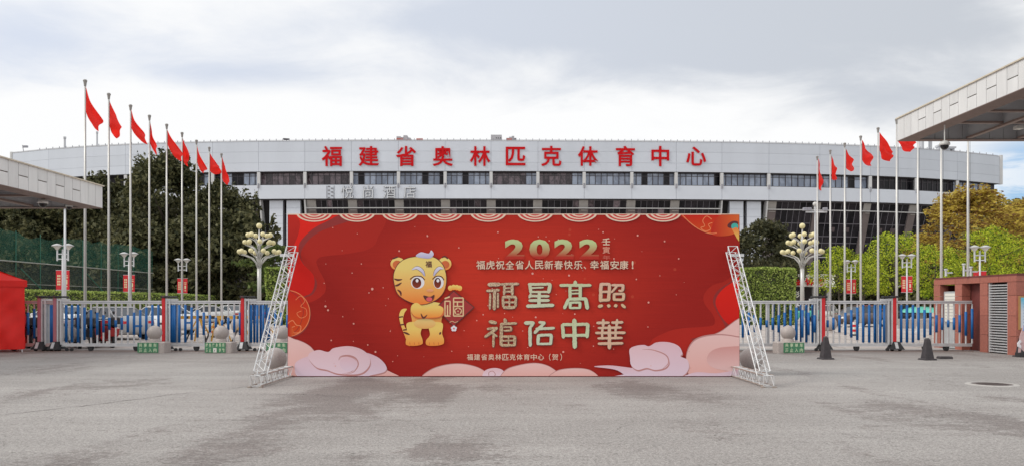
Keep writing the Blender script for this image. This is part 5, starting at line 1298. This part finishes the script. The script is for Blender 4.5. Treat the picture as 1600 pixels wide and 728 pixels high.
# ================================================================== ROUND FLOWER BED
FB = 56.5; FR = 14.2
t = thing('round_flower_bed', 'large round stone edged flower bed with red flowers behind the board', 'flower bed', (-.3, FB, 0))
seg = 120
for k in range(seg):
    a0, a1 = 2 * math.pi * k / seg + .002, 2 * math.pi * (k + 1) / seg - .002
    for (r0, r1, z0, z1, nm, m) in ((FR - .35, FR, 0, .5, 'kerb_block', granite), (FR - .42, FR + .06, .502, .60, 'coping_stone', kerb_stone)):
        q = [(r1 * math.cos(a0), r1 * math.sin(a0)), (r1 * math.cos(a1), r1 * math.sin(a1)), (r0 * math.cos(a1), r0 * math.sin(a1)), (r0 * math.cos(a0), r0 * math.sin(a0))]
        MB().hexa([(x, y, z0) for x, y in q] + [(x, y, z1) for x, y in q]).build(nm, m, t)
MB().lathe([(FR - .36, 0), (FR - .36, .45), (.001, .5)], n=48).build('soil', mat('soil', (.06, .045, .03), .9), t)
rng = np.random.default_rng(61)
def scatter_ring(n, r0, r1, z0, z1, size, m, nm):
    a = rng.random(n) * 2 * math.pi; r = rng.uniform(r0, r1, n); k = .6 + .4 * np.sin(a * 37) * np.sin(a * 91)
    p = np.stack([r * np.cos(a), r * np.sin(a), z0 + (z1 - z0) * rng.random(n) * k], 1)
    a_ = rng.normal(size=(n, 3)); a_ /= np.linalg.norm(a_, axis=1)[:, None]; b_ = rng.normal(size=(n, 3)); b_ -= (a_ * b_).sum(1)[:, None] * a_; b_ /= np.linalg.norm(b_, axis=1)[:, None]
    V = np.stack([p - a_ * size, p + b_ * size * .7, p + a_ * size, p - b_ * size * .7], 1).reshape(-1, 3)
    link(nm, leafmesh(nm, V, m), t)['kind'] = 'stuff'
scatter_ring(9000, FR - 1.5, FR - .5, .5, .74, .07, leaf_hedge, 'flower_leaves'); scatter_ring(7000, FR - 1.4, FR - .5, .68, .92, .075, flower_red, 'red_flowers')
scatter_ring(9000, FR - 3.2, FR - 1.6, .5, .9, .10, leaf_hedge, 'ground_leaves')

# ================================================================== VEHICLES BEHIND THE GATE
def car(nm, lab, loc, rz, paint, L_=4.6, suv=0, taxi=None, roofm=None, group='cars parked behind the gate'):
    t = thing(nm, lab, 'car', loc, rz, group)
    h = L_ / 2; zr = 1.45 + .2 * suv; w = .9
    # lower body: rings along the length (x, z sill, z belt, half width)
    st = [(-h, .45, .62, .62), (-h + .12, .25, .74, .80), (-h + .55, .20, .82, .88), (-h + 1.25, .20, .93, w), (-.2, .20, .96, w), (h - 1.0, .20, 1.0, w), (h - .35, .22, 1.02, .87), (h - .06, .30, .98, .80), (h, .45, .86, .70)]
    mb = MB(); n = 10
    for x, zb, zs, ww in st:
        mb.v += [(x, -ww * .8, zb), (x, -ww, zb + (zs - zb) * .25), (x, -ww * 1.0, zb + (zs - zb) * .62), (x, -ww * .93, zs), (x, -ww * .5, zs + .04), (x, ww * .5, zs + .04), (x, ww * .93, zs), (x, ww, zb + (zs - zb) * .62), (x, ww, zb + (zs - zb) * .25), (x, ww * .8, zb)]
    for i in range(len(st) - 1):
        for k in range(n): k2 = (k + 1) % n; mb.f.append((i * n + k, (i + 1) * n + k, (i + 1) * n + k2, i * n + k2))
    mb.f.append(tuple(range(n))); mb.f.append(tuple((len(st) - 1) * n + k for k in range(n - 1, -1, -1)))
    body = mb.build('body', paint, t, True)
    xa, xb, xc, xd = -h + 1.15, -h + 1.95, h - 1.35 + .5 * suv, h - .45 + .25 * suv
    def cab(inn, z0, z1, e=0): return [(xa + e, -w * .90 + inn, z0), (xd - e, -w * .90 + inn, z0), (xd - e, w * .90 - inn, z0), (xa + e, w * .90 - inn, z0), (xb, -w * .68 + inn, z1), (xc, -w * .68 + inn, z1), (xc, w * .68 - inn, z1), (xb, w * .68 - inn, z1)]
    MB().hexa(cab(.0, .94, zr - .03)).build('window', window_tint, t)
    rp = MB().bbox(xb - .03, xc + .03, -w * .70, w * .70, zr - .05, zr + .02, .03).build('roof', roofm or paint, t, True)
    pl = MB()
    C = cab(.0, .94, zr - .03)
    for i in range(4):
        a, b = Vector(C[i]), Vector(C[i + 4]); pl.tube([a, b], .035, 5)
    for s_ in (-1, 1):
        xm = (xb + xc) / 2; pl.tube([(xm, s_ * w * .905, .95), (xm, s_ * w * .70, zr - .03)], .035, 5)
        pl.tube([(xa, s_ * w * .905, .95), (xd, s_ * w * .905, .97)], .022, 5)
    pl.build('pillars', paint, t)
    for x in (-h + .85, h - .95):
        for s_ in (-1, 1):
            ya = s_ * w * .99
            wh = MB().tube([(x, ya - s_ * .2, .32), (x, ya + s_ * .01, .32)], .32, 18).build('wheel', rubber, t)
            MB().tube([(x, ya, .32), (x, ya + s_ * .025, .32)], .21, 12).build('rim', chrome, wh)
            MB().tube([(x, ya - s_ * .10, .35), (x, ya + s_ * .004, .35)], .375, 18).build('wheel_arch', black_hole, t)
    for s_ in (-1, 1):
        MB().bbox(h - .16, h + .01, s_ * .60 - .16, s_ * .60 + .16, .72, .86, .03).build('tail_light', lamp_red, t)
        MB().bbox(-h - .005, -h + .3, s_ * .58 - .15, s_ * .58 + .15, .60, .72, .03).build('headlight', lamp_clear, t)
        MB().bbox(xa + .35, xa + .5, s_ * 1.0 - .08, s_ * 1.0 + .08, .98, 1.10, .03).build('mirror', paint, t)
        for dx in (-.25, .75): MB().box(dx, dx + .16, s_ * w * 1.0 - .012, s_ * w * 1.0 + .012, .80, .83).build('handle', chrome, t)
    MB().box(h - .0, h + .015, -.18, .18, .57, .66).build('number_plate', blue_sleeve, t)
    if taxi: MB().bbox(-.1, .15, -.3, .3, zr + .02, zr + .16, .03).build('roof_sign', taxi, t)
    return t
def X(px, D): return (px - 800) / F * D
p_silver = mat('paint_silver', (.46, .47, .48), .28, metal=.4, var=.03, coat=.5); p_white = mat('paint_white', (.72, .73, .74), .3, var=.03, coat=.5)
p_dark = mat('paint_dark', (.03, .03, .04), .25, var=.1, coat=.6); p_brown = mat('paint_brown', (.085, .055, .045), .28, metal=.2, coat=.6); p_teal = mat('paint_teal', (.10, .55, .45), .3, coat=.4); p_green = mat('paint_green', (.02, .16, .09), .3); p_red = mat('paint_red', (.5, .02, .02), .3, coat=.4)
p_blue = mat('paint_blue', (.10, .13, .25), .3, coat=.4)
car('silver_car', 'silver saloon with red tail lamp seen from behind through the long gate section', (X(172, 36.6), 36.6, 0), rad(-34), p_silver)
car('silver_car', 'pale saloon parked beyond the silver car, behind the first stone ball', (X(243, 42), 42.5, 0), rad(-30), p_white)
car('silver_car', 'white saloon behind the motorcycles, nearest the tent-tinted gate strips', (X(92, 43), 43, 0), rad(-28), p_white)
car('white_car', 'white hatchback facing the camera behind the first trestles', (X(318, 62), 62, 0), rad(35), p_white, 4.2)
car('white_car', 'white car behind the second trestle, its rear to the right', (X(358, 66), 66, 0), rad(-40), p_white, 4.4)
car('dark_car', 'dark car seen in the gap left of the second red gate strip', (X(288, 68), 68, 0), rad(20), p_dark)
car('teal_taxi', 'teal green taxi behind the left globe lamp and lattice truss', (X(432, 73), 73, 0), rad(10), p_teal, roofm=p_green, taxi=door_white)
car('grey_car', 'grey blue car far behind the third trestle', (X(395, 70), 70, 0), rad(-65), p_blue)
car('dark_car', 'dark car with a white arrow shaped reflection right of the board', (X(1178, 74), 74, 0), rad(8), p_dark)
car('teal_taxi', 'teal green taxi behind the flower bed right of the board', (X(1246, 71), 71.5, 0), rad(6), p_teal, 4.4, roofm=p_white, taxi=door_white)
car('white_car', 'white and pink car partly behind the brown car at the right', (X(1291, 74), 74, 0), rad(60), p_white, 4.2)
car('brown_car', 'dark brown car parked behind the gate right of the first black cone', (X(1342, 56), 56, 0), rad(28), p_brown, 4.7)
car('red_car', 'dark red car just behind the brown car', (X(1346, 66), 66, 0), rad(10), p_red, 4.4)
car('dark_car', 'black car behind the right gate section left of its second red strip', (X(1392, 68), 68, 0), rad(15), p_dark)
def scooter(lab, loc, rz, paint, seatm):
    t = thing('scooter', lab, 'scooter', loc, rz, 'motor scooters parked behind the gate')
    for x in (-.62, .62):
        wh = MB().tube([(x, -.05, .25), (x, .05, .25)], .25, 18).build('wheel', rubber, t); MB().tube([(x, -.056, .25), (x, .056, .25)], .13, 10).build('rim', chrome, wh)
    MB().prism([(.0, .30), (.25, .26), (.80, .42), (.98, .70), (.55, .78), (.05, .70), (-.05, .42)], -.15, .15).build('body', paint, t)
    MB().prism([(-.72, .30), (-.60, .45), (-.46, .98), (-.36, .98), (-.40, .40), (-.1, .27), (.05, .27), (.05, .22), (-.45, .20)], -.17, .17).build('front_shield', paint, t)
    MB().bbox(.02, .78, -.13, .13, .78, .88, .04).build('seat', seatm, t)
    MB().tube([(-.62, 0, .25), (-.42, 0, 1.02)], .03, 8).build('fork', chrome, t)
    MB().tube([(-.30, -.34, 1.08), (-.42, -.1, 1.02), (-.42, .1, 1.02), (-.30, .34, 1.08)], .018, 6).build('handlebar', rubber, t)
    MB().ball((-.50, 0, .95), .09, 10, 6).build('headlight', lamp_clear, t)
    for s_ in (-1, 1): m_ = MB().tube([(-.36, s_ * .25, 1.05), (-.34, s_ * .3, 1.25)], .01, 5).build('mirror_stem', rubber, t); MB().ball((-.34, s_ * .3, 1.27), .055, 8, 5).build('mirror', rubber, m_)
    MB().tube([(.2, .1, .3), (.35, .28, .02)], .015, 5).build('stand', chrome, t); MB().bbox(.82, 1.04, -.16, .16, .86, 1.12, .04).build('top_box', seatm, t)
    MB().box(-.75, -.5, -.06, .06, .49, .53).build('mudguard', paint, t)
    return t
sc = scooter('white motor scooter beside the red tent behind the tent-tinted gate section', (X(52, 29.2), 29.2, 0), rad(-50), p_white, timber_dark)
for k, (px, D, rz, lab, pn) in enumerate(((74, 29.8, -62, 'white motor scooter between the two tent-tinted gate strips', None), (101, 29.4, -75, 'motor scooter behind the first full blue bars of the long gate section', None), (121, 29.0, -55, 'motor scooter with silver shield in front of the white saloon', 1),
                                           (147, 29.2, -70, 'dark motor scooter in front of the silver saloon, left one', 2), (168, 29.5, -48, 'dark red motor scooter in front of the silver saloon, right one', 3), (33, 29.0, -40, 'motor scooter mostly hidden by the red tent', 2), (271, 32.5, -80, 'dark motor scooter behind the second red gate strip', 2))):
    o = dup(sc, (X(px, D), D, 0), rad(rz), lab)
    if pn:
        for ch in o.children:
            if ch.name.split('.')[0] in ('body', 'front_shield', 'mudguard'):
                ch.data = ch.data.copy(); ch.data.materials[0] = {1: p_silver, 2: p_dark, 3: p_red}[pn]
# wooden trestles with yellow and black stripes
def trestle():
    t = thing('trestle', 'x', 'trestle', group='yellow and black trestles behind the gate')
    for k in range(8): MB().box(-.72 + k * .18, -.54 + k * .18, -.04, .04, .98, 1.10).build('beam_stripe', wood_yellow if k % 3 else timber_dark, t)
    for s_ in (-1, 1):
        for q in (-1, 1):
            a, m_, b = Vector((s_ * .45, q * .04, 1.0)), Vector((s_ * .66, q * .22, .52)), Vector((s_ * .82, q * .38, 0))
            MB().tube([a, m_], .035, 4).build('leg', wood_yellow, t); MB().tube([m_, b], .035, 4).build('leg', timber_dark if q < 0 else wood_yellow, t)
        MB().tube([(s_ * .62, -.2, .5), (s_ * .62, .2, .5)], .025, 4).build('brace', wood_yellow, t)
    return t
tr_ = trestle(); 
for k, (px, D, rz, lab) in enumerate(((295, 32.8, 4, 'leftmost yellow and black trestle behind the second stone ball'), (326, 33.6, -6, 'second yellow and black trestle from the left'), (357, 32.6, 3, 'third yellow and black trestle from the left'), (398, 33.2, -10, 'yellow and black trestle right of the third red gate strip'))):
    o = tr_ if k == 0 else dup(tr_); o.location = (X(px, D), D, 0); o.rotation_euler = (0, 0, rad(rz)); o['label'] = lab
# striped cones and other plaza pieces
def striped(px, D, lab):
    t = thing('striped_post', lab, 'bollard', (X(px, D), D, 0), group='small red and white striped bollards')
    for k in range(5): MB().lathe([(.11, .08 + k * .12), (.105, .2 + k * .12)], n=12).build('stripe', red_strip if k % 2 else door_white, t)
    MB().lathe([(.2, 0), (.2, .05), (.12, .08)], n=12).build('base', rubber, t); MB().lathe([(.105, .68), (.001, .70)], n=12).build('top', red_strip, t)
striped(334, 38, 'red and white striped bollard seen above the second stone ball'); striped(1334, 40, 'red and white striped bollard seen through the right gate section')
for k, px in enumerate((1408, 1424, 1440)):
    t = MB().bbox(-.42, .42, -.2, .2, 0, .62, .03).build('concrete_block', granite, label=['left', 'middle', 'right'][k] + ' one of three pale concrete blocks on the plaza left of the gatehouse', cat='block', group='pale concrete blocks on the plaza', loc=(X(px, 52), 52, 0))
MB().lathe([(1.5, 0), (1.25, .25), (.6, .42), (.001, .45)], n=20).build('green_cover', p_teal, label='low teal green tarpaulin covered heap left of the gatehouse', cat='tarpaulin', loc=(X(1440, 60), 60, .95), smooth=True)
MB().bbox(-.3, .3, -.2, .2, 0, 1.0, .05).build('cover_support', granite, label='stone stand under the teal green tarpaulin heap', cat='stand', loc=(X(1440, 60), 60, 0))
# entrance canopy with lettering under the stadium, right of the board
t = thing('entrance_sign', 'white sloping entrance fascia with red characters behind the right globe lamp', 'sign', (X(1258, 84), 84, 0))
MB().hexa([(-2.6, -.6, 3.4), (3.0, -.6, 3.4), (3.0, 1, 3.4), (-2.6, 1, 3.4), (-1.8, 0, 4.4), (3.0, 0, 4.4), (3.0, 1, 4.4), (-1.8, 1, 4.4)]).build('fascia', door_white, t)
MB().box(-1.4, 3.2, 0, 1.2, 4.45, 4.7).build('upper_edge', door_white, t)
for x in (.9, 2.4): MB().box(x, x + .3, .2, .5, 0, 3.39).build('column', pier_white, t)
for ch, x in zip('益体育', (-1.0, .3, 1.5)):
    me = text_mesh(ch, .95, letter_red, bold=.03, extrude=.02); o = link('character', me, t, loc=(x, -.50, 3.93)); o.rotation_euler = (rad(-31), 0, 0)
MB().box(-2.4, 3.0, 1.3, 1.5, 0, 3.39).build('entrance_wall', dark_wall, t)
t = thing('small_wall_sign', 'small white lettering on the dark wall left of the right globe lamp', 'sign', (X(1238, 82), 82, 0))
MB().box(-.8, .8, .06, .1, 0, 3.0).build('backing', dark_wall, t)
for ch, x in zip('1彩', (-.3, .4)): link('character', text_mesh(ch, .7, door_white, bold=.02), t, loc=(x, .03, 2.55))
